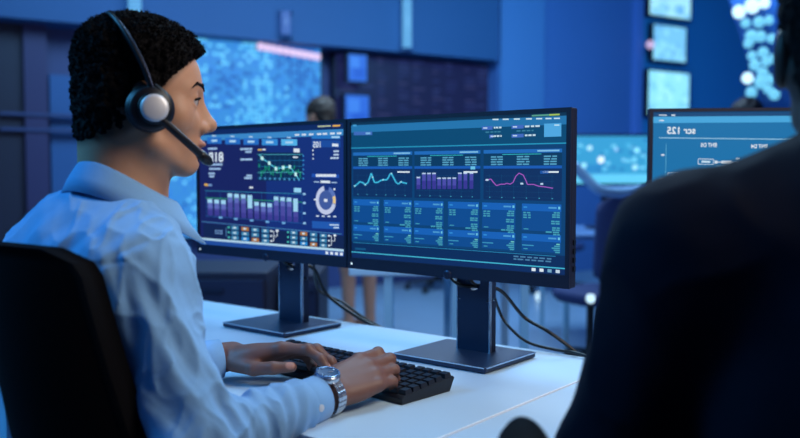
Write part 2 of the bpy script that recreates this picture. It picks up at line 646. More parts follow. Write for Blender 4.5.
# the big bright map display
r, S = wall_display('video_wall', 150, 321, 43, 235, 0.12, 'large bright cyan map display on the far wall beside the man\'s face', 'display')
S.ur(0, 0, 1, 1, (52, 128, 200), 0)
for j in range(46):
    v = j / 46
    for i in range(40):
        u = i / 40
        lum = 0.5 + 0.5 * math.sin(u * 9 + v * 5) * math.cos(v * 8 - u * 4) + random.uniform(-.5, .5) - 0.35 * (u > .68) * (v < .65)
        if lum > 0.35:
            c = random.choice(((92, 190, 238), (105, 200, 245), (70, 165, 225), (100, 195, 240)))
            if lum < 0.6: c = (48, 120, 205)
            S.ur(u, v, min(u + .019, 1), min(v + .016, 1), c, 1)
        elif lum < -0.1:
            S.ur(u, v, min(u + .02, 1), min(v + .018, 1), (28, 80, 165), 1)
S.build('screen', M_videowall, r)
# row of small warm lamps along its top right edge
lr = empty('light_strip', wp(262, 48, 0.2), math.atan2(WD.y, WD.x), 'row of small pinkish white lamps along the top of the cyan map display', 'lamp')
lw = (wp(318, 58, 0.2) - wp(262, 48, 0.2))
Linv = Matrix.Rotation(-math.atan2(WD.y, WD.x), 3, 'Z')
lw = Linv @ lw
MB().tube([(-.03, 0.03, 0.0), lw + Vector((.03, 0.03, 0))], 0.02, 8).build('bar', M_dark, lr)
M_warmlamp = glow_mat('warm_lamp', srgb(225, 200, 240), 1.1)
for k in range(10):
    MB().lathe([(0.001, -.03), (.028, -.02), (.036, 0), (.028, .02), (.001, .03)], 12, Matrix.Rotation(math.pi / 2, 3, 'X'), lw * (k / 9)).build('lamp', M_warmlamp, lr, True)

# dark code display
r, S = wall_display('dark_display', 336, 492, 62, 240, 0.1, 'wide dark navy display with faint columns of code on the far wall', 'display')
S.ur(0, 0, 1, 1, (19, 24, 62), 0)
for c_ in range(9):
    u = 0.03 + c_ * 0.108 + .02 * (c_ % 2)
    for j in range(40):
        if random.random() < 0.75:
            S.ur(u, j / 40, u + random.uniform(.02, .08), j / 40 + .012, random.choice(((28, 38, 84), (34, 44, 90), (40, 44, 84), (60, 52, 72) if c_ in (2, 5, 7) and j > 14 else (28, 34, 80))), 1)
S.build('screen', M_videowall, r)
for (a, b_, c, d, nm) in ((349, 367, 56, 82, 'upper'), (346, 369, 96, 130, 'lower')):
    r, S = wall_display('wall_screen', a, b_, c, d, 0.24, 'small glowing blue panel, %s of the two left of the dark code display' % nm, 'display', 'small blue panels on the far wall')
    S.ur(0, 0, 1, 1, (42, 96, 200), 0)
    S.ur(.1, .1, .6, .5, (56, 118, 215), 1); S.ur(.3, .5, .9, .85, (34, 84, 190), 1)
    S.build('screen', M_videowall, r)
# tube lamps on the bulkhead
M_tube = glow_mat('cool_tube', srgb(96, 170, 228), 1.0)
M_tube2 = glow_mat('dim_tube', srgb(70, 110, 190), 1.0)
for px, y0, y1, wd, m_, lb in ((407, 2, 49, .09, M_tube, 'bright vertical tube lamp on the bulkhead above the dark display'),
                              (287, 14, 36, .08, M_tube2, 'dim vertical tube lamp on the bulkhead above the cyan map display'),
                              (138, -30, 17, .10, M_tube, 'vertical tube lamp on the bulkhead right above the man\'s head')):
    p0, p1 = wp(px, y1, BO + .06), wp(px, y0, BO + .06)
    r = empty('tube_lamp', p0, 0, lb, 'lamp', 'tube lamps on the bulkhead')
    h = p1.z - p0.z
    MB().tube([(0, 0, 0), (0, 0, h)], wd / 2, 12).build('tube', m_, r, True)
    for bz_ in (-.01, h + .01): MB().box((0, .04, bz_), (wd + .02, .09, .03)).build('bracket', M_bulk, r)
# stacked bright screens on the blue wall
for a, b_, c, d, pal, nm in ((647, 687, -24, 19, ((150, 215, 238), (125, 195, 235), (100, 170, 225)), 'topmost'),
                            (651, 683, 28, 62, ((110, 185, 230), (130, 205, 240), (95, 165, 220)), 'middle'),
                            (647, 687, 73, 116, ((135, 215, 245), (150, 225, 248), (120, 200, 240)), 'lowest')):
    r, S = wall_display('wall_screen', a, b_, c, d, 0.3, 'bright pale cyan square screen, %s of the stack on the blue wall' % nm, 'display', 'stacked cyan screens')
    S.ur(0, 0, 1, 1, pal[0], 0)
    blotches(S, 6, 6, pal, .4)
    S.build('screen', M_videowall, r)
    p = r.location
# small round lamp beside the stack
p = wp(648, 46, 0.45)
r = empty('wall_lamp', p, 0, 'small round pinkish lamp left of the middle cyan screen', 'lamp')
MB().lathe([(.001, -.03), (.04, -.022), (.05, 0), (.04, .022), (.001, .03)], 14, Matrix.Rotation(math.pi / 2, 3, 'X')).build('bulb', glow_mat('pink_lamp', srgb(205, 180, 225), 1.0), r, True)
MB().tube([(0, .02, 0), (0, .13, 0)], .015, 8).build('bracket', M_dark, r)
# slanted board of bulbs
pa, pb = at(722, -14, 6.4), at(768, 118, 6.4)
r = empty('light_board', pb, 0, 'slanted board of round white bulbs beside the foreground head', 'lamp')
d = pa - pb
nrm = Vector((0, -1, 0))
sd = d.normalized().cross(nrm)
if sd.x < 0: sd = -sd
wd = 0.42
mb = MB()
v = []
for o_ in (0.02, 0.06):
    for q in (Vector((0, 0, 0)), sd * wd, sd * wd + d, d): v.append(q + Vector((0, o_, 0)))
mb.add(v, [(0, 1, 2, 3), (7, 6, 5, 4), (0, 4, 5, 1), (1, 5, 6, 2), (2, 6, 7, 3), (3, 7, 4, 0)])
mb.build('board', mat('bulb_board', srgb(34, 72, 135), 0.5), r)
M_bulb = glow_mat('white_bulb', srgb(190, 232, 250), 1.7)
M_bulb2 = glow_mat('cyan_bulb', srgb(110, 200, 240), 1.1)
for px, py, rr, br in ((735, 14, 7, 1), (748, 8, 8, 1), (760, 5, 6, 1), (742, 25, 5, 0), (755, 24, 6, 0), (748, 38, 7, 0), (757, 38, 6, 0), (745, 45, 5, 0),
                       (749, 57, 5, 0), (760, 54, 6, 0), (752, 66, 6, 0), (763, 63, 5, 0), (760, 74, 6, 0), (745, 79, 6, 1), (758, 83, 7, 0), (768, 80, 5, 0),
                       (749, 93, 6, 0), (766, 90, 5, 0), (772, 95, 6, 0), (770, 60, 5, 0), (765, 22, 5, 0), (768, 40, 5, 0)):
    q = at(px, py, 6.36) - pb
    s_ = rr * 6.4 / FPX * 0.95
    MB().lathe([(.001, -s_ * .7), (s_ * .75, -s_ * .45), (s_, 0), (s_ * .75, .03), (.001, .045)], 14, Matrix.Rotation(-math.pi / 2, 3, 'X'), q + Vector((0, 0, 0))).build('bulb', M_bulb if br else M_bulb2, r, True)
# ------------------------------------------------------------------ desks
DZ = 0.74
M_edge = mat('bright_edge_strip', srgb(235, 242, 250), .3)
def desk(name, a0, a1, b0, b1, label, legs, origin=None):
    r = empty(name, B((a0 + a1) / 2, (b0 + b1) / 2, 0) if origin is None else origin, DESK_RZ if origin is None else 0, label, 'desk', 'white desks')
    w, d = a1 - a0, b1 - b0
    MB().box((0, 0, DZ - .0125), (w, d, .025)).build('desktop', M_desk, r, bevel=.003)
    for sx in legs:
        x = sx * (w / 2 - .045)
        for y in (-d / 2 + .12, d / 2 - .08):
            MB().box((x, y, (DZ - .027) / 2), (.035, .035, DZ - .027)).build('leg', M_leg, r, bevel=.003)
        MB().box((x, 0, DZ - .05), (.03, d - .26, .03)).build('crossbar', M_leg, r)
    MB().box((0, d / 2 - .09, DZ - .05), (w - .14, .03, .03)).build('rail', M_leg, r)
    if len(legs) == 2: MB().box((w / 2 + .0012, 0, DZ - .012), (.003, d, .0258)).build('edge_strip', M_edge, r)
    return r
desk('desk', -1.155, 0.152, -0.02, 0.70, 'long white desk with the keyboard and the two big monitors', (-1, 1))
desk('desk', 0.156, 0.48, -0.02, 0.70, 'white desk beyond the thin seam, in front of the dark suited person', (1,))

# ------------------------------------------------------------------ monitors
SW, SH = 0.519, 0.293          # lit display
def monitor(loc, rz, label, S, bottom=0.905, group='black desktop monitors', led=True, rootz=DZ):
    r = empty('monitor', loc, rz, label, 'monitor', group)
    b = bottom - rootz
    W, H = 0.536, 0.325
    # housing with a stepped back
    mb = MB()
    mb.box((0, .013, b + H / 2), (W, .022, H))
    mb.box((0, .034, b + H / 2), (W * .72, .022, H * .66))
    mb.build('housing', M_housing, r, bevel=.003)
    # bezel frame
    bz = MB()
    z0, z1 = b + .024, b + .024 + SH
    bz.box((0, 0, b + .012), (W, .006, .024)).box((0, 0, (z1 + b + H) / 2), (W, .006, b + H - z1))
    for s_ in (-1, 1): bz.box((s_ * (W / 2 - (W - SW) / 4), 0, (z0 + z1) / 2), ((W - SW) / 2, .006, SH))
    bz.build('bezel', M_housing, r)
    S.build('screen', M_screen, r, (0, .0015, z0))
    Rx = Matrix.Rotation(math.pi / 2, 3, 'X')
    e = MB().lathe([(.0085, -.001), (.0095, .001), (.0095, .004), (.0085, .005)], 20, Rx, (0.0, -.0, b + .006)).build('emblem', M_stand, r, True)
    e['label'] = 'small round dark emblem'
    MB().lathe([(.006, 0), (.006, .0012)], 18, Rx, (0.0, -.0045, b + .006)).build('emblem_face', M_housing, e)
    if led:
        MB().lathe([(.001, 0), (.0022, .0006), (.0022, .002), (.001, .003)], 10, Rx, (-W / 2 + .012, -.001, b + .011)).build('power_light', glow_mat('led', srgb(215, 240, 255), 1.6), r, True)
    for k in range(4):
        MB().box((W / 2 + .0008, .014, b + .035 + .016 * k), (.003, .008, .009)).build('button', M_black, r)
    # neck: a plate with a round cable hole
    x0, zt, hx, hz, hr = .025, b + .16, .025, b - .012, .017
    hw, y0, y1 = .038, .052, .078
    n = 32
    out, inn = [], []
    for k in range(n):
        a = 2 * math.pi * (k + .5) / n
        c, s_ = math.cos(a), math.sin(a)
        m_ = hw / max(abs(c), abs(s_))
        out.append((hx + c * m_, hz + s_ * m_)); inn.append((hx + c * hr, hz + s_ * hr))
    v, f = [], []
    for y in (y0, y1):
        v += [(x, y, z) for x, z in out] + [(x, y, z) for x, z in inn]
    for k in range(n):
        k2 = (k + 1) % n
        f += [(k, k2, n + k2, n + k), (2 * n + k2, 2 * n + k, 3 * n + k, 3 * n + k2), (n + k, n + k2, 3 * n + k2, 3 * n + k), (k2, k, 2 * n + k, 2 * n + k2)]
    mb = MB().add(v, f)
    mb.box((x0, (y0 + y1) / 2, (.012 + hz - hw) / 2), (2 * hw, y1 - y0, hz - hw - .012))
    mb.box((x0, (y0 + y1) / 2, (hz + hw + zt) / 2), (2 * hw, y1 - y0, zt - hz - hw))
    nk = mb.build('neck', M_stand, r)
    for s_ in (-1, 1):
        MB().box((x0 + s_ * (hw + .0012), y0 + .003, (zt + .012) / 2), (.0028, .007, zt - .012)).build('neck_trim', M_chrome, nk)
    MB().box((x0, .048, b + .12), (.1, .02, .1)).build('mount_plate', M_housing, r, bevel=.004)
    bs = MB().box((.02, .03, .007), (.22, .185, .011)).build('base', M_stand, r, bevel=.002)
    MB().box((.02, -.0635, .0115), (.216, .0022, .0022)).box((.1315, .03, .0115), (.0022, .18, .0022)).build('base_edge', M_chrome, bs)
    return r

# ---- right monitor print (measured in a 513 x 438 view of it)
S = Screen(SW, SH, ((18, 47), (486, 28), (484, 398), (18, 355)))
T0, T1, T2 = (10, 74, 116), (17, 84, 150), (12, 52, 108)
S.ur(0, 0, 1, 1, (12, 66, 118), 0)
S.ur(0, 0, 1, .022, (14, 52, 84), 1); S.ur(0, .022, 1, .075, (38, 118, 176), 1); S.ur(0, .075, 1, .185, T0, 1)
S.ur(0, .185, 1, .193, (40, 150, 190), 2)
S.ur(.86, .008, .93, .018, (90, 160, 140), 2); S.ur(.93, .008, .97, .018, (170, 200, 90), 2)
for x in (332, 354, 378, 404, 426, 446, 464): S.rect(x - 7, 44.5 - x * .008, x + 6, 47.5 - x * .008, (205, 232, 245), 3)
S.rect(24, 68, 64, 76, (64, 108, 190), 2); S.rect(50, 70, 60, 74, (130, 190, 235), 3)
S.rect(22, 52, 30, 56, (70, 160, 215), 2)
for x0, x1, y in ((302, 325, 63), (366, 392, 61), (366, 392, 81), (318, 326, 82)):
    S.rect(x0, y - 4, x1, y + 4, (66, 108, 196), 2, -.8); S.rect(x0 + 3, y - 2, x0 + 12, y + 1, (190, 215, 245), 3)
for x0, x1, y in ((328, 346, 62), (395, 430, 60), (328, 346, 81), (395, 420, 80)): 
    u0, v0 = S.uv(x0, y); u1, _ = S.uv(x1, y); S.dashes(u0, u1, v0, .011, (200, 225, 240), 3, 3)
for x0, x1, y in ((310, 345, 72), (377, 415, 70)):
    u0, v0 = S.uv(x0, y); u1, _ = S.uv(x1, y); S.dashes(u0, u1, v0, .008, (60, 130, 160), 3, 4)
S.rect(436, 54, 473, 84, (82, 172, 230), 2, -1); S.rect(458, 56, 469, 59, (190, 230, 250), 3)
cols = ((22, 151), (156, 299), (306, 475))
for ci, (x0, x1) in enumerate(cols):
    u0, vt = S.uv(x0, 100); u1, _ = S.uv(x1, 96)
    S.ur(u0, .222, u1, .245, (34, 108, 190), 2)
    S.ur(u0, .245, u1, .325, (10, 58, 98), 1)
    S.ur(u0, .325, u1, .343, (26, 92, 184), 2)
    S.ur(u0, .343, u1, .545, (14, 48, 98), 1)
    S.ur(u0 + .7 * (u1 - u0), .228, u1 - .01, .238, (130, 195, 235), 3)
    S.ur(u0 + .25 * (u1 - u0), .25, u0 + .75 * (u1 - u0), .255, (50, 180, 190), 3)
    S.ur(u1 - .075, .36, u1 - .012, .37, (225, 240, 250), 3)
    for k in range(3):
        uu = u0 + (u1 - u0) * (.1 + .34 * k)
        for j in range(4): S.dashes(uu, uu + .055, .268 + .016 * j, .009, (88, 165, 200), 3, 2, .85)
    for k in range(5): S.ur(u0 + .01, .39 + .034 * k, u1 - .03, .391 + .034 * k, (24, 84, 128), 2)
    for k in range(6):
        uu = u0 + (u1 - u0) * (.08 + .16 * k)
        S.ur(uu, .38, uu + .0012, .53, (22, 76, 120), 2); S.ur(uu, .527, uu + .005, .533, (70, 160, 190), 3)
def curve_pts(pts): return [tuple(p) for p in pts]
L1 = [(26, 192), (32, 187), (37, 182), (43, 184), (49, 189), (55, 184), (59, 172), (62, 163), (65, 172), (69, 184), (76, 184), (82, 180), (88, 178), (96, 178), (100, 172), (103, 165), (106, 164), (110, 172), (116, 184), (121, 188), (127, 183), (132, 185), (140, 187)]
S.line(L1, 2.4, (70, 200, 235), 4); S.line(L1, 5.0, (24, 96, 150), 3)
for p in L1[::4]: S.rect(p[0] - 1.5, p[1] - 1.5, p[0] + 1.5, p[1] + 1.5, (170, 240, 255), 5)
for x, t in ((161, 172), (173, 163), (184, 163), (195, 163), (206, 174), (217, 174), (228, 174), (239, 174), (251, 163), (263, 163), (276, 163)):
    S.rect(x, t, x + 8, 200, (76, 78, 172), 4); S.rect(x, t + 18, x + 8, 200, (58, 56, 150), 5); S.rect(x, t, x + 8, t + 3, (190, 215, 245), 5)
L2 = [(310, 181), (322, 178), (327, 185), (334, 193), (344, 190), (352, 190), (356, 188), (364, 190), (370, 186), (376, 172), (383, 165), (392, 170), (398, 183), (401, 191), (414, 191), (425, 195), (440, 197), (456, 200)]
S.line(L2, 2.0, (172, 92, 200), 4)
for x, y in ((314, 180), (389, 189), (432, 190)): S.rect(x - 3, y - 2, x + 3, y + 2, (190, 220, 245), 5)
S.rect(278, 149, 288, 156, (110, 200, 235), 4)
S.rect(428, 160, 446, 167, (30, 86, 170), 3)
six = ((22, 79), (89, 150), (155, 219), (229, 296), (303, 375), (389, 474))
for x0, x1 in six:
    u0, _ = S.uv(x0, 215); u1, _ = S.uv(x1, 220)
    for va, vb in ((.565, .735), (.755, .865)):
        S.ur(u0, va, u1, vb, (14, 76, 146), 1); S.ur(u0, va, u1, va + .045, (24, 98, 186), 2)
        S.ur(u0 + .007, va + .017, u0 + .022, va + .027, (50, 140, 215), 3)
        S.ur(u1 - .05, va + .017, u1 - .018, va + .027, (80, 160, 215), 3); S.ur(u1 - .012, va + .014, u1 - .004, va + .03, (110, 200, 230), 3)
    g = (68, 158, 182)
    for k in range(3): S.dashes(u0 + .006, u0 + .04, .622 + .015 * k, .009, g, 3, 2)
    for k, wdt in enumerate((.024, .03, .03, 0, .034, .034, 0, .03, .03, .055, .026)):
        if wdt: S.dashes(u1 - .005 - wdt, u1 - .003, .617 + .0135 * k, .0095, g, 3, 2, .85)
    S.ur(u0 + .008, .722, u0 + .028, .728, g, 3)
    S.ur(u0 + .002, .825, u0 + .05, .832, (60, 150, 190), 3); S.ur(u0 + .008, .848, u0 + .025, .854, g, 3)
    for k, wdt in enumerate((.012, .02, .03, .022, .016)): S.ur(u1 - .006 - wdt, .808 + .0125 * k, u1 - .004, .8165 + .0125 * k, (110, 200, 190) if k == 0 else g, 3)
S.ur(0, .88, 1, .955, (10, 44, 92), 1); S.ur(0.01, .885, .96, .889, (44, 140, 186), 2); S.ur(0, .955, 1, .9625, (70, 185, 215), 2); S.ur(0, .9625, 1, 1, (14, 44, 96), 1)
S.ur(.02, .925, .08, .94, (20, 84, 130), 2)
for k in range(2): S.dashes(.79, .95, .905 + .017 * k, .009, (76, 130, 170), 3, 6)
for k in range(4): S.ur(.865 + .032 * k, .97, .881 + .032 * k, .99, ((225, 238, 248), (225, 238, 248), (120, 170, 200), (200, 220, 235))[k], 3)
MR = monitor((0.096, 1.686, DZ), DESK_RZ, 'black monitor with teal dashboard of tables and a purple line chart, right of the pair', S)

# ---- left monitor print (measured in a 465 x 438 view of it)
S = Screen(SW, SH, ((20, 64), (434, 22), (436, 414), (16, 384)))
W_ = (222, 234, 246)
S.ur(0, 0, 1, 1, (24, 34, 96), 0)
S.ur(0, 0, 1, .045, (15, 40, 96), 1); S.ur(0, .045, 1, .092, (60, 138, 204), 1)
S.ur(.5, .09, 1, .93, (22, 48, 122), 0.5)
S.ur(.84, .012, .92, .022, (190, 200, 160), 2); S.ur(.93, .012, .975, .024, (235, 180, 80), 2)
for k, u in enumerate((.71, .755, .8, .85, .885, .93, .97)): S.dashes(u - .014, u + .014, .075, .014, W_, 3, 2, .9)
for x0, x1, y in ((42, 82, 91), (92, 134, 90), (143, 186, 89), (195, 240, 88), (250, 296, 86)):
    c = (38, 110, 200) if x1 < 200 else (52, 140, 218)
    S.rect(x0, y - 9, x1, y + 9, c if x1 < 290 else (84, 180, 238), 2, -1.5); S.rect(x0 + 12, y - 3, x1 - 12, y + 3, (170, 215, 245), 3, -1)
    S.rect((x0 + x1) / 2 - 6, y - 16, (x0 + x1) / 2 + 5, y - 12, (170, 205, 235), 3)
u0, v0 = S.uv(44, 124); u1, v1 = S.uv(86, 149)
S.text('81B', u0, u1, v0, v1, (226, 240, 252))
for x0, x1, y in ((44, 70, 114), (44, 84, 158), (46, 78, 170), (44, 62, 183), (46, 60, 191), (134, 168, 111), (148, 166, 118), (134, 168, 140), (150, 166, 185), (144, 166, 192)):
    a, b_ = S.uv(x0, y); c, _ = S.uv(x1, y); S.dashes(a, c, b_, .016, (160, 195, 235), 3, 3, .95)
# line chart
S.rect(182, 118, 310, 198, (14, 44, 84), 2, -5)
for k in range(5): S.line([(182, 124 + 17 * k), (312, 118 + 17 * k)], 1.4, (90, 190, 210) if k in (0, 3) else (30, 110, 160), 3)
for k in range(9): S.line([(190 + 14 * k, 126), (190 + 14 * k, 196)], .9, (24, 88, 130), 3); S.rect(187 + 14 * k, 188, 191 + 14 * k, 194, (80, 160, 215), 4)
for k in range(22):
    x = 186 + 5.6 * k; y = 150 + 30 * math.sin(k * 1.3) * .5 + (k % 5) * 5
    S.rect(x, y, x + 2, y + 10 + (k * 7) % 14, (30, 170, 120), 3.5)
LL = [(188, 124), (196, 134), (216, 147), (235, 162), (256, 158), (275, 155), (292, 176), (300, 190)]
S.line(LL, 2.4, (90, 205, 235), 5)
for x, y in LL[1:-1]: S.rect(x - 3.5, y - 5, x + 3.5, y + 5, (200, 250, 250), 6)
S.rect(286, 102, 303, 113, W_, 4); S.rect(184, 108, 194, 112, (230, 190, 90), 4); S.rect(196, 107, 206, 111, W_, 4)
S.rect(284, 125, 298, 129, W_, 4)
for k in range(6): S.rect(312, 120 + 13 * k, 316, 124 + 13 * k, (60, 150, 215), 4)
# bar chart
S.line([(34, 232), (310, 232)], 1.6, (50, 140, 180), 3); S.line([(34, 252), (310, 256)], 2, (50, 160, 110), 3); S.line([(34, 278), (310, 284)], 1.2, (36, 100, 160), 3)
S.line([(34, 304), (310, 318)], 1.2, (36, 100, 170), 3)
for k in range(8): S.line([(36 + 39 * k, 230), (36 + 39 * k, 308)], .9, (34, 90, 160), 2.5)
tops = (255, 256, 257, 237, 238, 239, 240, 259, 261, 262, 242, 243, 244, 246)
for k, t in enumerate(tops):
    x = 40 + 18.8 * k; bt = 302 + k * 1.0
    S.rect(x, t, x + 13, bt, (98, 110, 190), 4); S.rect(x, t + 26, x + 13, bt, (76, 76, 162), 5); S.rect(x, bt - 16, x + 13, bt, (62, 60, 148), 5.5)
    S.rect(x, t, x + 13, t + (38 if k in (6, 13) else 11), (160, 215, 245), 6)
S.rect(32, 212, 42, 218, (230, 180, 80), 4); S.rect(43, 213, 53, 218, (120, 160, 215), 4); S.rect(158, 216, 168, 221, W_, 4); S.rect(286, 215, 307, 228, (150, 215, 248), 4)
for x, y in ((75, 307), (118, 310), (163, 313), (208, 316), (255, 318)): S.rect(x - 5, y - 3, x + 5, y + 3, (110, 170, 225), 4)
for y in (232, 258, 288, 317): S.rect(312, y - 3, 320, y + 3, (150, 200, 240), 4)
# right column
S.rect(338, 62, 422, 72, (40, 120, 200), 2, -3); S.rect(396, 62, 420, 67, (170, 215, 245), 3, -1)
S.rect(338, 76, 422, 96, (28, 76, 160), 1.5, -3)
u0, v0 = S.uv(342, 80); u1, v1 = S.uv(364, 96); S.text('105', u0, u1, v0, v1, W_)
S.rect(398, 83, 416, 91, W_, 3)
for k in range(3):
    S.rect(340, 103 + 12 * k, 344, 107 + 12 * k, W_, 3)
    a, b_ = S.uv(402 - 9 * (k == 2), 105 + 10 * k); c, _ = S.uv(418, 105); S.dashes(a, c, b_, .013, (190, 215, 240), 3, 3, .9)
S.rect(338, 172, 418, 182, (34, 82, 180), 2, 0)
a, b_ = S.uv(350, 177); c, _ = S.uv(410, 177); S.dashes(a, c, b_, .02, W_, 3, 8, .95)
S.rect(344, 194, 360, 197, (170, 200, 235), 3); S.rect(364, 191, 392, 198, W_, 3); S.rect(396, 194, 412, 197, (170, 200, 235), 3)
cu, cv = S.uv(379, 248)
S.arc(cu, cv, 0, .045, 0, 2 * math.pi, (66, 92, 160), 2); S.arc(cu, cv, .042, .062, .3, 2 * math.pi * .72, (196, 206, 236), 3); S.arc(cu, cv, .042, .062, -1.2, 0.3, (92, 120, 190), 3)
S.arc(cu, cv, .044, .06, -.35, .25, (235, 205, 140), 4); S.rect(374, 244, 384, 253, (220, 230, 246), 4)
S.rect(344, 245, 351, 249, W_, 3); S.rect(402, 212, 407, 218, W_, 3)
for k in range(4): S.rect(350 + 17 * k, 293, 359 + 17 * k, 297, (205, 222, 242), 3)
S.rect(338, 310, 420, 331, (34, 90, 178), 2, 2); S.rect(390, 318, 418, 322, (190, 215, 240), 3); S.rect(402, 326, 418, 330, (190, 215, 240), 3)
# bottom row of tiles
S.line([(22, 320), (426, 347)], 2.2, (70, 130, 180), 3)
S.rect(26, 326, 432, 366, (18, 36, 80), 1, 26)
for g0, y0 in ((104, 335), (274, 345)):
    for i in range(4):
        for j in range(3):
            x, y = g0 + 29 * i, y0 + 14.5 * j + 2.2 * i
            c = (58, 130, 176)
            if (i, j) in ((1, 0), (2, 2)): c = (176, 118, 62)
            if (i, j) == (1, 2): c = (40, 140, 215)
            S.rect(x, y - 5, x + 21, y + 6, c, 3, 1); S.rect(x + 6, y - 2, x + 14, y + 3, (205, 228, 240), 4)
    for j in range(3):
        S.rect(g0 - 9, y0 + 14.5 * j - 3, g0 - 4, y0 + 14.5 * j + 2, (80, 200, 190), 4)
        S.rect(g0 + 112, y0 + 14.5 * j + 5, g0 + 117, y0 + 14.5 * j + 10, W_, 4)
    S.line([(g0 + 116, y0 + 8), (g0 + 122, y0 + 8), (g0 + 122, y0 + 36), (g0 + 114, y0 + 36)], 1.6, W_, 4)
    S.line([(g0 + 122, y0 + 22), (g0 + 132, y0 + 23), (g0 + 132, y0 + 8)], 1.6, W_, 4); S.rect(g0 + 128, y0 + 3, g0 + 136, y0 + 9, W_, 4)
for y in (345, 352): 
    a, b_ = S.uv(58, y); c, _ = S.uv(82, y); S.dashes(a, c, b_, .012, (110, 150, 200), 3, 3)
S.line([(90, 336), (90, 362)], 1.5, (90, 140, 190), 3)
S.ur(0, .945, 1, .963, (180, 218, 240), 4); S.ur(0, .963, 1, 1, (34, 78, 160), 4)
for k in range(4): S.ur(.885 + .029 * k, .972, .902 + .029 * k, .993, W_, 5)
ML = monitor((-0.32, 2.03, DZ), math.atan2(-0.356, 0.422), 'black monitor with navy dashboard of bar charts, nearest the man\'s face', S)

# ---- third monitor, mirrored lettering (measured in a 637 x 438 view of its left part)
S = Screen(SW, SH, ((42, 73), (1068, 33), (1068, 622), (36, 640)))
S.ur(0, 0, 1, 1, (25, 116, 174), 0)
S.ur(0, 0, 1, .036, (18, 74, 124), 1); S.ur(0, .036, 1, .085, (72, 170, 226), 1)
S.rect(66, 83, 100, 87, W_, 3); S.rect(120, 81, 136, 87, W_, 3); S.rect(68, 106, 88, 111, W_, 3)
def mtext(body, x0, x1, y0, y1, col=(240, 248, 252)):
    u0, v0 = S.uv(x0, y0); u1, v1 = S.uv(x1, y1); S.text(body, u0, u1, v0, v1, col, 4)
mtext('scr 125', 102, 222, 136, 163)
S.line([(68, 185), (1020, 168)], 3, (170, 220, 245), 3)
mtext('ENT D5', 246, 314, 203, 218); mtext('ENT D4', 462, 532, 202, 217)
mtext('ENT D3', 700, 775, 200, 216); mtext('03', 398, 414, 264, 273); mtext('05-01', 385, 440, 318, 328); mtext('TO-SO', 186, 244, 370, 382)
S.line([(98, 210), (94, 600)], 1.6, (110, 190, 225), 3)
for x, y in ((84, 261), (82, 371), (80, 480)): S.rect(x - 7, y - 4, x + 7, y + 3, W_, 3)
def box_(x0, y0, x1, y1):
    S.line([(x0, y0), (x1, y0), (x1, y1), (x0, y1), (x0, y0)], 2.5, W_, 4); S.rect(x0 + 14, (y0 + y1) / 2 - 4, x1 - 14, (y0 + y1) / 2 + 4, (210, 235, 248), 4)
box_(236, 273, 301, 297); box_(106, 340, 167, 363); box_(240, 440, 300, 462)
S.line([(308, 286), (700, 284)], 4, W_, 3); S.line([(183, 351), (480, 353)], 3.4, W_, 3); S.line([(312, 305), (450, 303)], 2.6, (190, 225, 245), 3)
S.line([(320, 450), (600, 450)], 3, W_, 3)
for x, y, w_ in ((312, 286, 6), (357, 286, 22), (462, 286, 26), (184, 351, 5), (262, 351, 21), (335, 353, 5), (600, 284, 20), (400, 450, 20)): S.rect(x - w_, y - 7, x + w_, y + 7, W_, 4)
mtext('AS-40', 344, 376, 298, 304)
p3 = at(745, 400, 1.9)
M3 = monitor((0.838, 1.93, DZ), math.radians(-6), 'black monitor with light blue mirrored diagram, half hidden by the dark suited person', S, bottom=0.935, led=False)
r = empty('desk', (1.05, 2.1, 0), 0, 'white desk under the monitor behind the dark suited person', 'desk', 'white desks')
MB().box((0.04, 0, DZ - .0125), (1.0, .7, .025)).build('desktop', M_desk, r, bevel=.003)
for sx in (-.42, .5):
    for y in (-.3, .3): MB().box((sx, y, (DZ - .027) / 2), (.035, .035, DZ - .027)).build('leg', M_leg, r)

# ------------------------------------------------------------------ keyboard
kr = empty('keyboard', (-0.112, 1.548, DZ), math.radians(-43), 'black computer keyboard under the man\'s hands on the white desk', 'keyboard')
KW, KD = .44, .132
prof = [(-KD / 2, .0), (-KD / 2 - .001, .010), (-KD / 2 + .004, .0135), (KD / 2 - .004, .0255), (KD / 2, .022), (KD / 2 - .012, 0)]
v = [(x, y, z) for x in (-KW / 2, KW / 2) for y, z in prof]
n = len(prof)
obj('case', v, [tuple(range(n)), tuple(range(2 * n - 1, n - 1, -1))] + [(i, i + n, (i + 1) % n + n, (i + 1) % n) for i in range(n)], M_kbd, kr, bevel=.001)
slope = math.atan2(.012, KD - .008)
def keymesh(w, d):
    a, b_, h = w / 2, d / 2, .0075
    c, e = a * .82, b_ * .8
    v = [(-a, -b_, 0), (a, -b_, 0), (a, b_, 0), (-a, b_, 0), (-c, -e, h), (c, -e, h), (c, e, h), (-c, e, h)]
    me = bpy.data.meshes.new('key')
    me.from_pydata(v, [], [(0, 1, 5, 4), (1, 2, 6, 5), (2, 3, 7, 6), (3, 0, 4, 7), (4, 5, 6, 7), (3, 2, 1, 0)])
    me.materials.append(M_key)
    return me
kcache = {}
def key(x, y, w, d=.0165):
    me = kcache.setdefault((round(w, 4), d), None) or kcache.__setitem__((round(w, 4), d), keymesh(w, d)) or kcache[(round(w, 4), d)]
    o = bpy.data.objects.new('key', me)
    COL.objects.link(o)
    o.parent = kr
    o.location = (x, y, .0136 + (y + KD / 2 - .004) * math.tan(slope))
    o.rotation_euler = (slope, 0, 0)
U = .019
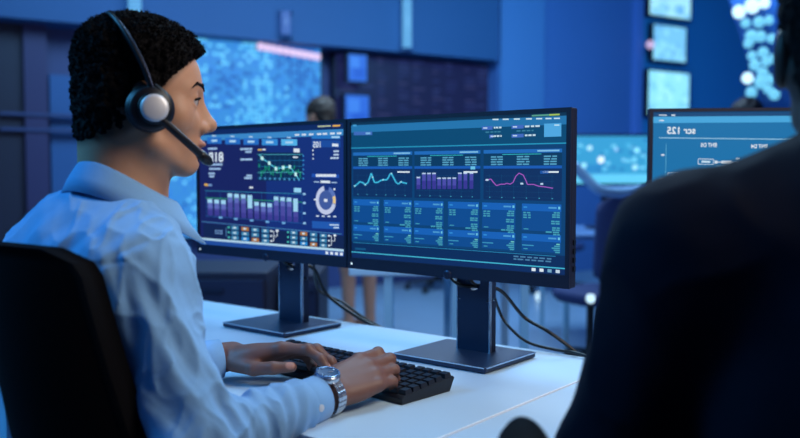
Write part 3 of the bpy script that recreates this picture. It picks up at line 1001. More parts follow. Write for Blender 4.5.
for row, y in enumerate((-.049, -.030, -.011, .008, .027, .050)):
    x = -KW / 2 + .012
    ws = {0: (1.25, 1.25, 1.25, 6.25, 1.25, 1.25, 1.25, 1.25), 1: (2.25,) + (1,) * 10 + (2.75,), 2: (1.75,) + (1,) * 11 + (2.25,),
          3: (1.5,) + (1,) * 12 + (1.5,), 4: (1,) * 13 + (2,), 5: (1,) * 15}[row]
    for w_ in ws:
        key(x + w_ * U / 2, y, w_ * U - .0025)
        x += w_ * U
    x = -KW / 2 + .012 + 15.3 * U
    for k in range(3):
        if row in (1,) and k != 1 or row == 2: continue
        key(x + (k + .5) * U, y, U - .0025)
    x += 3.25 * U
    for k in range(4):
        if x + (k + .5) * U < KW / 2 - .008: key(x + (k + .5) * U, y, U - .0025)

# ------------------------------------------------------------------ cables
def cable(name, pts, rad, label, group='black monitor cables'):
    p = catmull(pts, 10)
    o = MB().tube(p, rad, 8).build('cable', M_cable, None, True)
    return tag(o, label, 'cable', group)
def mloc(M, x, y, z):
    return M.matrix_basis @ Vector((x, y, z)) if False else (Matrix.Translation(M.location) @ Matrix.Rotation(M.rotation_euler.z, 4, 'Z')) @ Vector((x, y, z))
hz = .905 - DZ - .012
cable('cable', [mloc(MR, -.07, .06, hz + .05), mloc(MR, -.035, .05, hz + .01), mloc(MR, .0, .044, hz - .008), mloc(MR, .025, .062, hz - .010), mloc(MR, .06, .10, hz - .02), at(525, 318, 1.78), at(550, 333, 1.74), at(580, 356, 1.72), at(605, 385, 1.7)], .0038,
      'black cable through the right monitor stand, sagging straight toward the dark suited person')
cable('cable', [mloc(MR, .02, .09, hz + .06), mloc(MR, .03, .095, hz + .02), at(500, 312, 1.82), at(512, 330, 1.80), at(530, 344, 1.77), at(556, 351, 1.74), at(580, 355, 1.70), at(610, 366, 1.66)], .0032,
      'thinner black cable sagging low behind the right monitor stand')
cable('cable', [mloc(MR, .0, .045, hz + .06), mloc(MR, .01, .047, hz + .02), mloc(MR, .03, .05, hz - .004), mloc(MR, .03, .085, hz - .012), mloc(MR, .02, .11, hz - .05), mloc(MR, .02, .12, .01), mloc(MR, .0, .14, .006)], .003,
      'black cable looped through the round hole of the right monitor stand')
cable('cable', [mloc(ML, -.02, .045, hz + .06), mloc(ML, .0, .045, hz + .015), mloc(ML, .025, .062, hz - .008), mloc(ML, .055, .1, hz - .012), at(325, 293, 2.12), at(345, 310, 2.1), at(368, 324, 2.08), at(392, 335, 2.05), at(420, 350, 2.05)], .0045,
      'black cable sagging from the left monitor stand toward the right monitor')
cable('cable', [mloc(ML, .03, .1, hz + .06), mloc(ML, .05, .105, hz + .01), at(318, 290, 2.17), at(342, 303, 2.14), at(364, 319, 2.11), at(380, 328, 2.1), at(396, 338, 2.08)], .0035,
      'black cable just above its twin behind the left monitor stand')

# ------------------------------------------------------------------ office chairs
def chair_base(r, x, y, seat_z, m=M_chair, n=5, rot=0.3):
    MB().tube([(x, y, .09), (x, y, seat_z - .06)], [.028, .022], 12).build('column', M_black, r, True)
    for k in range(n):
        a = rot + 2 * math.pi * k / n
        d = Vector((math.cos(a), math.sin(a), 0))
        c = Vector((x, y, 0))
        MB().tube([c + d * .02 + Vector((0, 0, .1)), c + d * .28 + Vector((0, 0, .07))], [(.016, .022), (.012, .016)], 8, flat=(0, 0, 1)).build('leg', M_black, r)
        s_ = Vector((-d.y, d.x, 0))
        w = c + d * .28 + Vector((0, 0, .028))
        MB().tube([w - s_ * .022, w - s_ * .018, w + s_ * .018, w + s_ * .022], [.022, .028, .028, .022], 14).build('caster', M_black, r, True)

def back_panel(zs, half, depth, wrap, thick, cx=lambda s: 0.0, ncol=28, nrow=26, corner=.06, topcurve=.0):
    """curved, rounded backrest: half/depth are functions of height 0..1"""
    v, f = [], []
    z0, z1 = zs
    for lay in (0, 1):
        for i in range(nrow + 1):
            s = i / nrow
            z = z0 + (z1 - z0) * s
            e = 0
            ct = corner / (z1 - z0)
            if s > 1 - ct: e = corner * (1 - math.sqrt(max(0, 1 - ((s - 1 + ct) / ct) ** 2)))
            if s < ct: e = corner * (1 - math.sqrt(max(0, 1 - ((ct - s) / ct) ** 2)))
            h = half(s) - e
            for j in range(ncol + 1):
                u = j / ncol * 2 - 1
                x = cx(s) + u * h
                y = depth(s) + wrap(s) * abs(u * h / half(s)) ** 2
                v.append((x, y - (thick if lay else 0), z - topcurve * u * u * s))
    N = (nrow + 1) * (ncol + 1)
    g = lambda l, i, j: l * N + i * (ncol + 1) + j
    for i in range(nrow):
        for j in range(ncol):
            f.append((g(0, i, j), g(0, i, j + 1), g(0, i + 1, j + 1), g(0, i + 1, j)))
            f.append((g(1, i, j + 1), g(1, i, j), g(1, i + 1, j), g(1, i + 1, j + 1)))
    for i in range(nrow):
        for j in (0, ncol): f.append((g(0, i, j), g(0, i + 1, j), g(1, i + 1, j), g(1, i, j)))
    for j in range(ncol):
        for i in (0, nrow): f.append((g(0, i, j), g(1, i, j), g(1, i, j + 1), g(0, i, j + 1)))
    return v, f

def seat_shape(w, d, z, t):
    mb = MB()
    n = 28
    rings = []
    for zz, sc in ((z - t, .9), (z - t * .6, 1.0), (z - t * .2, 1.0), (z, .93), (z + .004, .5)):
        rings.append([(math.copysign(abs(math.cos(a)) ** .6, math.cos(a)) * w / 2 * sc, math.copysign(abs(math.sin(a)) ** .6, math.sin(a)) * d / 2 * sc, zz) for a in [2 * math.pi * k / n for k in range(n)]])
    v = [p for r_ in rings for p in r_]
    f = [(i * n + k, i * n + (k + 1) % n, (i + 1) * n + (k + 1) % n, (i + 1) * n + k) for i in range(4) for k in range(n)]
    f += [tuple(range(n - 1, -1, -1)), tuple(range(4 * n, 5 * n))]
    return v, f

# the man's chair (local x along the desk, y toward the desk)
cr = empty('office_chair', B(-.29, -.21, 0), DESK_RZ, 'dark office chair with wide rounded back behind the man in the light blue shirt', 'office chair')
v, f = back_panel((.56, 1.024), lambda s: .150 - .033 * s + .025 * s ** 6, lambda s: -.045 - .070 * s - .012 * math.sin(s * 3.1), lambda s: .10 - .05 * s, .03, cx=lambda s: .092 - .033 * s - .025 * s ** 6, corner=.038, topcurve=.004)
obj('backrest', v, f, M_chair, cr, True)
v, f = seat_shape(.48, .46, .465, .07)
obj('seat', [(x, y + .13, z) for x, y, z in v], f, M_chair, cr, True)
MB().tube([(0, .05, .39), (0, -.12, .42), (0, -.155, .52), (0, -.145, .66)], [(.03, .012)] * 4, 10, flat=(1, 0, 0)).build('back_support', M_black, cr, True)
chair_base(cr, 0, .12, .45)

M_farchair = mat('far_chair_navy', srgb(34, 48, 96), .8)
def far_chair(loc, rz, label):
    r = empty('office_chair', loc, rz, label, 'office chair', 'dark office chairs across the hall')
    v, f = back_panel((.52, .98), lambda s: .2 + .02 * s, lambda s: -.2 - .05 * s, lambda s: .05, .035, ncol=12, nrow=12, corner=.07)
    obj('backrest', v, f, M_farchair, r, True)
    v, f = seat_shape(.48, .46, .46, .07)
    obj('seat', v, f, M_farchair, r, True)
    MB().tube([(0, -.1, .4), (0, -.24, .43), (0, -.25, .6)], .02, 8).build('back_support', M_black, r, True)
    chair_base(r, 0, 0, .44)
    return r
# ------------------------------------------------------------------ far furniture
def far_desk(name, x0, x1, y0, y1, label, legx, m=M_desk):
    r = empty(name, ((x0 + x1) / 2, (y0 + y1) / 2, 0), 0, label, 'desk', 'desks across the hall')
    w, d = x1 - x0, y1 - y0
    MB().box((0, 0, .725), (w, d, .03)).build('desktop', m, r, bevel=.004)
    for lx in legx:
        for y in (-d / 2 + .03, d / 2 - .05):
            MB().box((lx - (x0 + x1) / 2, y, .355), (.032, .032, .71)).build('leg', M_leg, r)
    return r
Dn = 3.3
fd = far_desk('desk', -0.2, 0.52, Dn, Dn + .7, 'white desk whose pale legs show under the right monitor', [(388 - 400) / FPX * Dn, (457 - 400) / FPX * Dn, .49])
# low dark cabinets behind the left monitor
def cabinet(x0, x1, y, h, label):
    r = empty('cabinet', ((x0 + x1) / 2, y + .25, 0), 0, label, 'cabinet', 'low dark cabinets')
    w = x1 - x0
    MB().box((0, 0, h / 2), (w, .5, h)).build('body', M_dark, r, bevel=.006)
    for k in range(3):
        dw = MB().box((0, -.258, .06 + (h - .08) * (k + .5) / 3), (w - .03, .016, (h - .1) / 3 - .012)).build('drawer', mat('drawer_navy', srgb(26, 34, 66), .5), r, bevel=.003)
        MB().box((0, -.272, .06 + (h - .08) * (k + .5) / 3 + .05), (.14, .012, .012)).build('handle', M_stand, dw)
    return r
cabinet(-1.05, -0.55, 3.5, .70, 'low dark cabinet behind the left monitor, nearer the man')
cabinet(-0.53, -0.36, 3.75, .66, 'narrow low dark cabinet behind the stand of the left monitor')
# far desk with a bright display, right
Df = 5.4
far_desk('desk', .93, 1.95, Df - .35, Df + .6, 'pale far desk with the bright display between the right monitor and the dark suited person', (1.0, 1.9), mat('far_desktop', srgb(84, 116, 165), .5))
r = empty('monitor', (1.37, Df + .2, .74), 0, 'bright cyan display of lit dots on the far desk', 'monitor', 'far monitors')
w, z0, h = .50, .30, .31
w = .62
MB().box((0, .03, z0 + h / 2), (w + .03, .04, h + .03)).build('housing', M_housing, r, bevel=.004)
S = Screen(w, h, ((0, 0), (1, 0), (1, 1), (0, 1)))
S.ur(0, 0, 1, 1, (52, 146, 196), 0); S.ur(0, .8, 1, 1, (92, 190, 230), 1); S.ur(0, .6, .5, .8, (44, 130, 190), 1)
for k in range(46):
    u, v_ = random.uniform(.02, .98), random.uniform(.04, .74)
    S.ur(u, v_, u + .05, v_ + .06, random.choice(((70, 170, 215), (60, 150, 205), (110, 200, 235), (40, 120, 180))), 1.5 + random.random())
for u, v_, q, c in ((.42, .5, .036, (225, 245, 255)), (.3, .25, .028, (170, 225, 248)), (.24, .62, .03, (150, 225, 250)), (.8, .3, .03, (140, 225, 255)), (.78, .66, .028, (165, 230, 250)), (.58, .28, .02, (150, 200, 245)), (.66, .5, .02, (120, 200, 240)), (.08, .3, .02, (120, 200, 240))):
    S.arc(u, v_, 0, q, 0, 2 * math.pi, c, 4, 14)
S.build('screen', M_videowall, r, (0, 0, z0))
MB().box((0, .05, .16), (.06, .03, .3)).build('neck', M_stand, r)
MB().box((0, .05, .008), (.24, .18, .016)).build('base', M_stand, r)
far_chair((1.13, 4.75, 0), 0.5, 'dark office chair right of the big teal monitor, before the far desk')
far_chair((1.75, 4.6, 0), -0.3, 'dark office chair hidden behind the light blue monitor')
far_chair((0.35, 8.0, 0), 0.2, 'dark office chair low behind the right monitor stand, far across the hall')
far_chair((1.45, 7.9, 0), 3.4, 'farthest dark office chair, by the blue column')
# curved pale armrest sweep seen at the far desk
arm = MB().tube(catmull([at(573, 165, 4.9), at(584, 176, 4.9), at(598, 189, 4.9), at(616, 192, 4.95), at(640, 190, 5.0)], 8), .03, 10).build('desk_rail', mat('rail_pale', srgb(150, 190, 230), .4), None, True)
tag(arm, 'pale curved rail in front of the far bright display', 'rail')
# glowing balls added in place of bright reflections low in the hall
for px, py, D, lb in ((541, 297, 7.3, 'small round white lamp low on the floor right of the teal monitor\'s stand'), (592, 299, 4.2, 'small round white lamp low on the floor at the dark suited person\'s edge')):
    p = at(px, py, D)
    r = empty('floor_glint', (p.x, p.y, 0), 0, lb, 'lamp', 'small floor glints')
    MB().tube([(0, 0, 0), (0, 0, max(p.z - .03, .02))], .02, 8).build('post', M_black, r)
    MB().lathe([(.002 * D, -.0055 * D), (.0045 * D, -.004 * D), (.0058 * D, 0), (.0045 * D, .004 * D), (.0002 * D, .0055 * D)], 14, None, (0, 0, p.z)).build('glint_ball', glow_mat('glint_glow', srgb(190, 225, 245), 1.4), r, True)
# a chair back in the very foreground, seen edge on
fr = empty('office_chair', (0.114, 0.93, 0), math.radians(84), 'blurred dark office chair back poking in at the bottom edge', 'office chair')
hh, zc = .19, .678
prof = []
for k in range(25):
    q = -math.cos(math.pi * k / 24)
    prof.append((max(1e-3, (1 - abs(q) ** 8) ** .5), zc + hh * q))
MB().lathe(prof, 40, Matrix.Diagonal((.19, .038, 1)), (-.16, -.02, 0)).build('backrest', M_chair, fr, True)
v, f = seat_shape(.46, .44, .465, .07)
obj('seat', [(x - .16, y + .26, z) for x, y, z in v], f, M_chair, fr, True)
MB().tube([(-.16, .1, .4), (-.16, -.05, .43), (-.16, -.045, .6)], [(.03, .012)] * 3, 10, flat=(1, 0, 0)).build('back_support', M_black, fr, True)
chair_base(fr, -.16, .26, .45)
# ------------------------------------------------------------------ people
def unit(v): return Vector(v).normalized()

class HeadFrame:
    def __init__(s, o, az, pitch=0.0, roll=0.0, sc=1.0):
        s.o = Vector(o)
        R = Matrix.Rotation(az, 3, 'Z') @ Matrix.Rotation(pitch, 3, 'Y') @ Matrix.Rotation(roll, 3, 'X')
        s.x, s.y, s.z = R @ Vector((1, 0, 0)), R @ Vector((0, 1, 0)), R @ Vector((0, 0, 1))
        s.R = np.array([s.x, s.y, s.z], dtype=np.float32)
        s.sc = sc
    def p(s, x, y, z): return s.o + (s.x * x + s.y * y + s.z * z) * s.sc
    def rot(s, ax, ang):
        M = Matrix.Rotation(ang, 3, ax)
        return np.array([s.x * v[0] + s.y * v[1] + s.z * v[2] for v in [M @ Vector(q) for q in ((1, 0, 0), (0, 1, 0), (0, 0, 1))]], dtype=np.float32)
    def local(s, P): return ((P - np.array(s.o, dtype=np.float32)) @ s.R.T) / s.sc


def head_prims(S, H, face=True):
    q, c = H.p, H.sc
    def ell(x, y, z, r, k=.02, R=None, sub=False): S.ell(q(x, y, z), [v * c for v in r], H.R if R is None else R, k * c, sub)
    def ball(x, y, z, r, k=.01, sub=False): S.ball(q(x, y, z), r * c, k * c, sub)
    def cone(a, b, r1, r2, k=.01, sub=False): S.cone(q(*a), q(*b), r1 * c, r2 * c, k * c, sub)
    ell(-.002, 0, .032, (.094, .0755, .082), .001)
    ell(.02, 0, .02, (.072, .066, .07), .02)
    ell(.038, 0, -.04, (.05, .054, .062), .03)
    for s in (-1, 1):
        cone((.0, s * .054, -.035), (.022, s * .047, -.073), .018, .015, .025)
        cone((.022, s * .047, -.073), (.07, s * .012, -.1), .014, .015, .02)
        ball(.055, s * .043, -.026, .022, .025)
        cone((.083, s * .012, .019), (.066, s * .042, .017), .011, .010, .014)
    ell(.077, 0, -.068, (.022, .029, .028), .02)
    ball(.081, 0, -.099, .0165, .018)
    if face:
        for s in (-1, 1): ball(.1, s * .033, -.001, .0155, .012, True)
        cone((.087, 0, .010), (.112, 0, -.031), .0085, .0095, .014)
        ball(.1145, 0, -.034, .0100, .008)
        cone((.076, 0, .004), (.096, 0, -.036), .011, .0135, .012)
        for s in (-1, 1): ball(.080, s * .019, -.034, .013, .016)
        for s in (-1, 1):
            ball(.1015, s * .0130, -.040, .0088, .006)
            ball(.106, s * .0068, -.0485, .0034, .003, True)
        ell(.0985, 0, -.0655, (.0105, .021, .0068), .006)
        ell(.0960, 0, -.0780, (.0105, .018, .0075), .005)
        ell(.1085, 0, -.0715, (.012, .021, .0012), .003, None, True)
        ell(.1010, 0, -.0890, (.006, .018, .004), .006, None, True)
        for s in (-1, 1):
            ball(.0755, s * .0325, 0, .0146, .006)
            ell(.088, s * .034, -.0005, (.014, .0145, .0055), .0015, None, True)
    for s in (-1, 1):
        R = H.rot('Y', -.25)
        ell(.004, s * .078, -.012, (.019, .010, .032), .006, R)
        ell(.008, s * .087, -.012, (.010, .006, .019), .004, R, True)


def hand_prims(S, W, d, n, left_thumb, curl, thumb, sc=1.0, spread=.08):
    """W wrist, d toward the knuckles, n out of the back of the hand, curl per finger (mcp, pip, dip)"""
    W, d = Vector(W), unit(d)
    n = unit(Vector(n) - d * d.dot(Vector(n)))
    s = n.cross(d)                       # toward the thumb of a left hand seen palm down
    if not left_thumb: s = -s
    lat = (.029, .0095, -.010, -.027)
    fwd = (.090, .094, .089, .080)
    lens = ((.044, .026, .022), (.049, .030, .023), (.045, .028, .023), (.035, .021, .020))
    rad = (.0094, .0096, .0092, .0082)
    tips = []
    S.ell(W + (d * .05 + s * .002 - n * .004) * sc, [.052 * sc, .036 * sc, .0155 * sc], [d, s, n], .012)
    for i in range(4):
        m = W + (d * fwd[i] + s * lat[i]) * sc
        S.cone(W + (d * .008 + s * lat[i] * .55) * sc, m, .0125 * sc, rad[i] * 1.12 * sc, .012)
        a = 0.0
        p = m
        fd = unit(d + s * (lat[i] / .029) * spread)
        r = rad[i] * sc
        for j in range(3):
            a += curl[i][j]
            dirv = fd * math.cos(a) - n * math.sin(a)
            e = p + dirv * lens[i][j] * sc
            S.cone(p, e, r * (1.0 if j else 1.04), r * .9, .005 if j else .008)
            if j < 2: S.ball(e + n * .0008, r * .97, .004)
            p = e
            r *= .9
        tips.append((p, dirv, r))
    # thumb: explicit offsets in (d, s, n)
    P = [W + (d * a + s * b - n * (-c)) * sc for a, b, c in thumb]
    rr = (.0140, .0108, .0098, .0080)
    for j in range(3): S.cone(P[j], P[j + 1], rr[j] * sc, rr[j + 1] * sc, .010 if j == 0 else .005)
    S.ell(W + (d * .042 + s * .022 - n * .006) * sc, [.03 * sc, .016 * sc, .014 * sc], [d, s, n], .012)
    tips.append((P[3], (P[3] - P[2]).normalized(), .0088 * sc))
    return tips, s


def curls(o, seed):
    pass

# ---------------- the man
man = empty('person', B(-.3, -.2, 0), 0, 'man in light blue shirt and headset, seated and typing at the keyboard', 'person', None)
MI = Matrix.Translation(-man.location)
def to_man(o):
    o.parent = man
    o.matrix_parent_inverse = MI
    return o

HM = HeadFrame((-.393, 1.285, 1.226), math.radians(21), math.radians(4), 0, .95)
shR, shL = B(-.168, -.185, .972), B(-.408, -.165, .945)
elR, elL = Vector((-.262, 1.095, .752)), Vector((-.548, 1.395, .765))
wrR, wrL = Vector((-.113, 1.300, .772)), Vector((-.304, 1.525, .782))
neckB = B(-.278, -.135, 1.025)

def torso(S, off=0.0):
    R = np.array([E1, E2, (0, 0, 1)], dtype=np.float32)
    S.ell(B(-.292, -.168, .89), (.15 + off, .105 + off, .19 + off), R, .05)
    S.ell(B(-.275, -.155, .68), (.126 + off, .095 + off, .19 + off), R, .06)
    S.cone(shR, shL, .055 + off, .055 + off, .045)
    for sh in (shR, shL): S.cone(neckB + Vector((0, 0, .0)), sh + Vector((0, 0, .01)), .052 + off * .6, .044 + off, .035)
    S.ell(B(-.3, -.188, .935), (.145 + off, .085 + off, .105 + off), R, .035)

body = SDF()
head_prims(body, HM)
body.cone(HM.p(-.03, 0, -.03), neckB, .057, .059, .025)
body.cone(HM.p(.0, 0, -.06), neckB + E2 * .025 + Vector((0, 0, .02)), .046, .05, .02)
torso(body)
for a, e, w in ((shR, elR, wrR), (shL, elL, wrL)):
    body.cone(a, e, .048, .040, .03)
    body.cone(e, w, .041, .026, .02)
dR = unit((.70, .70, .20))
nR = unit(Vector((0, 0, 1)) * .86 + Vector((.35, -.36, 0)))
tipsR, sR = hand_prims(body, wrR, dR, nR, True, ((.12, 1.0, .28), (.14, 1.02, .22), (.2, .98, .18), (.28, .88, .12)),
                       ((.015, .022, -.012), (.045, .045, -.022), (.075, .046, -.034), (.1, .036, -.04)), 1.06, .0)
dL = unit((.985, -.12, .13))
nL = unit(Vector((0, .30, 1)))
tipsL, sL = hand_prims(body, wrL, dL, nL, False, ((.14, .58, .28), (.12, .66, .35), (.18, .75, .4), (.25, .85, .4)),
                       ((.010, .022, -.014), (.048, .041, -.028), (.080, .044, -.030), (.108, .037, -.031)), 1.12, .03)
for e, w in ((elR, wrR), (elL, wrL)):
    pass
vb, fb = body.mesh((-.78, 0.98, .5), (.14, 1.68, 1.40), .0021)
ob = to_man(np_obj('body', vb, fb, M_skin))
# skin tones: lips, nails, shaved hair shade
col = np.ones((len(vb), 4), dtype=np.float32)
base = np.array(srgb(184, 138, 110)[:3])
handc = np.array(srgb(116, 82, 73)[:3])  # hands and arms darker: their dimmer light painted into the skin
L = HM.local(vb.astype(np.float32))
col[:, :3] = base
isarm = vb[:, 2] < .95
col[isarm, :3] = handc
lip = (((L[:, 0] > .094) & (np.abs(L[:, 1]) < .024) & (L[:, 2] < -.060) & (L[:, 2] > -.085)))
col[lip, :3] = np.array(srgb(170, 116, 98)[:3])
ob_local = L
for tips, hn in ((tipsR, nR), (tipsL, nL)):
    for i, (p, dv, r) in enumerate(tips):
        up = Vector(hn)
        if i == 4: up = unit(Vector((0.1, -.8, .6))) if hn is nL else unit(Vector(hn))
        nn = unit(up - dv * dv.dot(up))
        q = np.array(p - dv * .002 + nn * r)
        dd = np.linalg.norm((vb - q) * 1.0, axis=1)
        wn = (sstep(r * 1.05, r * .6, dd) * .85)[:, None]
        col[:, :3] = col[:, :3] * (1 - wn) + np.array(srgb(190, 140, 126)[:3]) * wn
def hair_region(L):
    """0..1: where scalp hair grows on the man"""
    x, y, z = L[..., 0], L[..., 1], L[..., 2]
    # hairline height as a function of x (front to back)
    line = np.interp(x, [-.12, -.08, -.05, -.02, .0, .014, .03, .045, .06, .075, .09, .12], [-.078, -.08, -.072, -.06, -.045, -.02, .010, .028, .046, .064, .073, .08])
    return sstep(-.006, .012, z - line)
shade = hair_region(L + np.array([0, 0, .004])) * (L[:, 2] > -.09)
col[:, :3] = col[:, :3] * (1 - .75 * shade[:, None] * (vb[:, 2:3] > 1.1))
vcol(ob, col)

# eyes
for s in (-1, 1):
    mb = MB()
    n, m_ = 20, 14
    v, c = [], []
    for i in range(m_ + 1):
        th = math.pi * i / m_
        for k in range(n):
            a = 2 * math.pi * k / n
            q = Vector((math.cos(th), math.sin(th) * math.cos(a), math.sin(th) * math.sin(a)))
            v.append(HM.p(.0765 + q.x * .0127, s * .0325 + q.y * .0127, q.z * .0127))
            c.append((.008, .006, .006, 1) if th < .28 else (.04, .02, .012, 1) if th < .6 else (.42, .38, .37, 1))
    f = [(i * n + k, i * n + (k + 1) % n, (i + 1) * n + (k + 1) % n, (i + 1) * n + k) for i in range(m_) for k in range(n)]
    o = to_man(obj('eye', v, f, M_eye, None, True)); vcol(o, c)
    # eyebrow: short hairs along the brow ridge
    eb = SDF()
    pts0 = [(.0948, s * .010, .0205), (.0915, s * .027, .0275), (.0795, s * .0435, .028), (.063, s * .0548, .0195)]
    pts = []
    for x_, y_, z_ in pts0:
        near = (np.abs(L[:, 1] - y_) < .003) & (np.abs(L[:, 2] - z_) < .003) & (L[:, 0] > 0)
        pts.append((float(L[near, 0].max()) + .0004, y_ * 1.02, z_))
    for k in range(3): eb.cone(HM.p(*pts[k]), HM.p(*pts[k + 1]), (.0014, .0020, .0017)[k], (.0020, .0017, .0008)[k], .003)
    eb.disp.append(lambda p, d: .0006 * vnoise(p, 450))
    ve, fe = eb.mesh(np.array(HM.o) - .14, np.array(HM.o) + .14, .0010)
    to_man(np_obj('eyebrow', ve, fe, M_brow))
    lash = catmull([HM.p(.0885, s * .0215, .0035), HM.p(.0912, s * .0325, .0062), HM.p(.083, s * .0455, .0022)], 6)
    to_man(MB().tube(lash, .0017, 6).build('eyelash', M_hair, None, True))

# hair
def hair_obj(H, region, thick, lo, hi, h, strands, seedscale=1.0, slen=(.004, .008)):
    hs = SDF()
    q, c = H.p, H.sc
    hs.ell(q(-.002, 0, .032), [.094 * c, .0755 * c, .082 * c], H.R, .001)
    hs.ell(q(.02, 0, .02), [.072 * c, .066 * c, .07 * c], H.R, .02)
    hs.cone(q(-.03, 0, -.03), q(-.032, 0, -.11), .0575, .058, .025)
    def disp(p, d):
        Lp = H.local(p)
        m = region(Lp)
        t = thick(Lp)
        return -(m * (t + .0035 * vnoise(p, 120) + .0025 * vnoise(p, 260, 3)) - (1 - m) * .012)
    hs.disp.append(disp)
    v, f = hs.mesh(lo, hi, h, extra=.05)
    nv = len(v)
    # strands: tapered bent prisms rooted in the hair surface
    g = np.zeros_like(v)
    fn = np.cross(v[f[:, 2]] - v[f[:, 0]], v[f[:, 3]] - v[f[:, 1]])
    for k in range(4): np.add.at(g, f[:, k], fn)
    g /= np.linalg.norm(g, axis=1, keepdims=True) + 1e-12
    Lv = H.local(v.astype(np.float32))
    ok = np.nonzero(region(Lv) > .5)[0]
    ix = rng.choice(ok, min(strands, len(ok)), replace=False)
    P, N = v[ix], g[ix]
    rnd = rng.normal(size=P.shape)
    T = np.cross(N, rnd); T /= np.linalg.norm(T, axis=1, keepdims=True)
    Bv = np.cross(N, T)
    ln = rng.uniform(slen[0], slen[1], len(P))[:, None] * (0.1 + np.clip(thick(Lv[ix]) / .02, 0, 1.2))[:, None]
    w = .0011
    rings = []
    for k, (up, sd, ww) in enumerate(((-.15, 0, 1), (.4, .12, .9), (.7, .5, .5))):
        cpt = P + N * ln * up + T * ln * sd
        for a in range(3):
            an = 2 * math.pi * a / 3
            rings.append(cpt + (T * math.cos(an) + Bv * math.sin(an)) * w * ww)
    SV = np.stack(rings, 1).reshape(-1, 3)
    off = nv + np.arange(len(P))[:, None] * 9
    quads = []
    for k in range(2):
        for a in range(3):
            quads.append(np.concatenate([off + k * 3 + a, off + k * 3 + (a + 1) % 3, off + (k + 1) * 3 + (a + 1) % 3, off + (k + 1) * 3 + a], 1))
    V = np.concatenate([v, SV]); Fq = np.concatenate([f] + quads)
    return np_obj('hair', V, Fq, M_hair)
def man_thick(L):
    x, y, z = L[..., 0], L[..., 1], L[..., 2]
    top = sstep(.03, .10, z + .15 * np.maximum(x, 0))
    front = sstep(.02, .09, x) * sstep(.035, .07, z)
    return .0035 + .0125 * top + .001 * front + .002 * sstep(.0, -.08, x) * sstep(-.06, .03, z) - .0045 * sstep(-.03, -.08, z)
to_man(hair_obj(HM, hair_region, man_thick, np.array(HM.o) - .17, np.array(HM.o) + .17, .0018, 9000))

# shirt
armR, armL = (shR, elR, wrR), (shL, elL, wrL)
sh = SDF()
torso(sh, .014)
cuffs = []
for (a, e, w) in (armR, armL):
    a2 = a + Vector((0, 0, -.004))
    sh.cone(a2, e, .062, .052, .035)
    ew = (w - e).normalized()
    sh.cone(e, w - ew * .075, .052, .036, .02)
    sh.cone(e + Vector((0, 0, -.005)), e - ew * .012, .046, .046, .02)
    cuffs.append((w - ew * .088, w - ew * .022, ew))
# neck opening
sh.cone(neckB + Vector((0, 0, .04)), HM.p(-.01, 0, -.06), .06, .06, .01, True)
def fold(c, dirv, wl, amp, rad, seedv):
    c, dirv = np.array(c, dtype=np.float32), np.array(unit(dirv), dtype=np.float32)
    def g(p, d):
        q = p - c
        r2 = (q * q).sum(-1)
        m = np.exp(-r2 / (rad * rad))
        ph = (q @ dirv) * (2 * math.pi / wl) + 2.2 * vnoise(p, 11, seedv)
        s_ = np.sin(ph)
        return -amp * m * (s_ * np.abs(s_) ** .3)
    return g
upR = (elR - shR).normalized()
foR = (wrR - elR).normalized()
perp = upR.cross(Vector((.6, -.8, 0))).normalized()
CREASE = np.array(Matrix.Rotation(.6, 3, 'Y') @ Matrix.Diagonal((1.0, .8, .38)), dtype=np.float32)
def ridges(p, d):
    w_ = vnoise(p * npv(1, 1, .45), 19, 5)
    w2_ = vnoise(p * npv(1.2, .7, .4), 30, 8)
    w3_ = vnoise(p @ CREASE, 26, 21)
    return -.0050 * (1 - np.abs(w_)) ** 3 - .0030 * (1 - np.abs(w2_)) ** 4 - .0040 * (1 - np.abs(w3_)) ** 6 - .0010 * vnoise(p, 48, 6)
sh.disp += [ridges,
    fold(elR + foR * .03, foR, .034, .0065, .075, 1), fold(elR + foR * .13, foR + upR * .4, .03, .0040, .07, 2),
    fold(shR + upR * .14, perp + upR * .25, .05, .0055, .10, 3), fold(shR + upR * .04 - E2 * .05, perp, .026, .0038, .05, 4),
    fold(shR - E2 * .06 - E1 * .05, unit(E1 + Vector((0, 0, -.7))), .045, .0030, .08, 5),
    fold(B(-.3, -.29, .97), unit(E1 * .6 + Vector((0, 0, 1))), .06, .0018, .12, 6),
    fold(elL, (wrL - elL), .03, .005, .08, 7), fold(B(-.2, -.1, .8), unit(Vector((0, 0, 1)) + E1), .045, .005, .12, 8)]
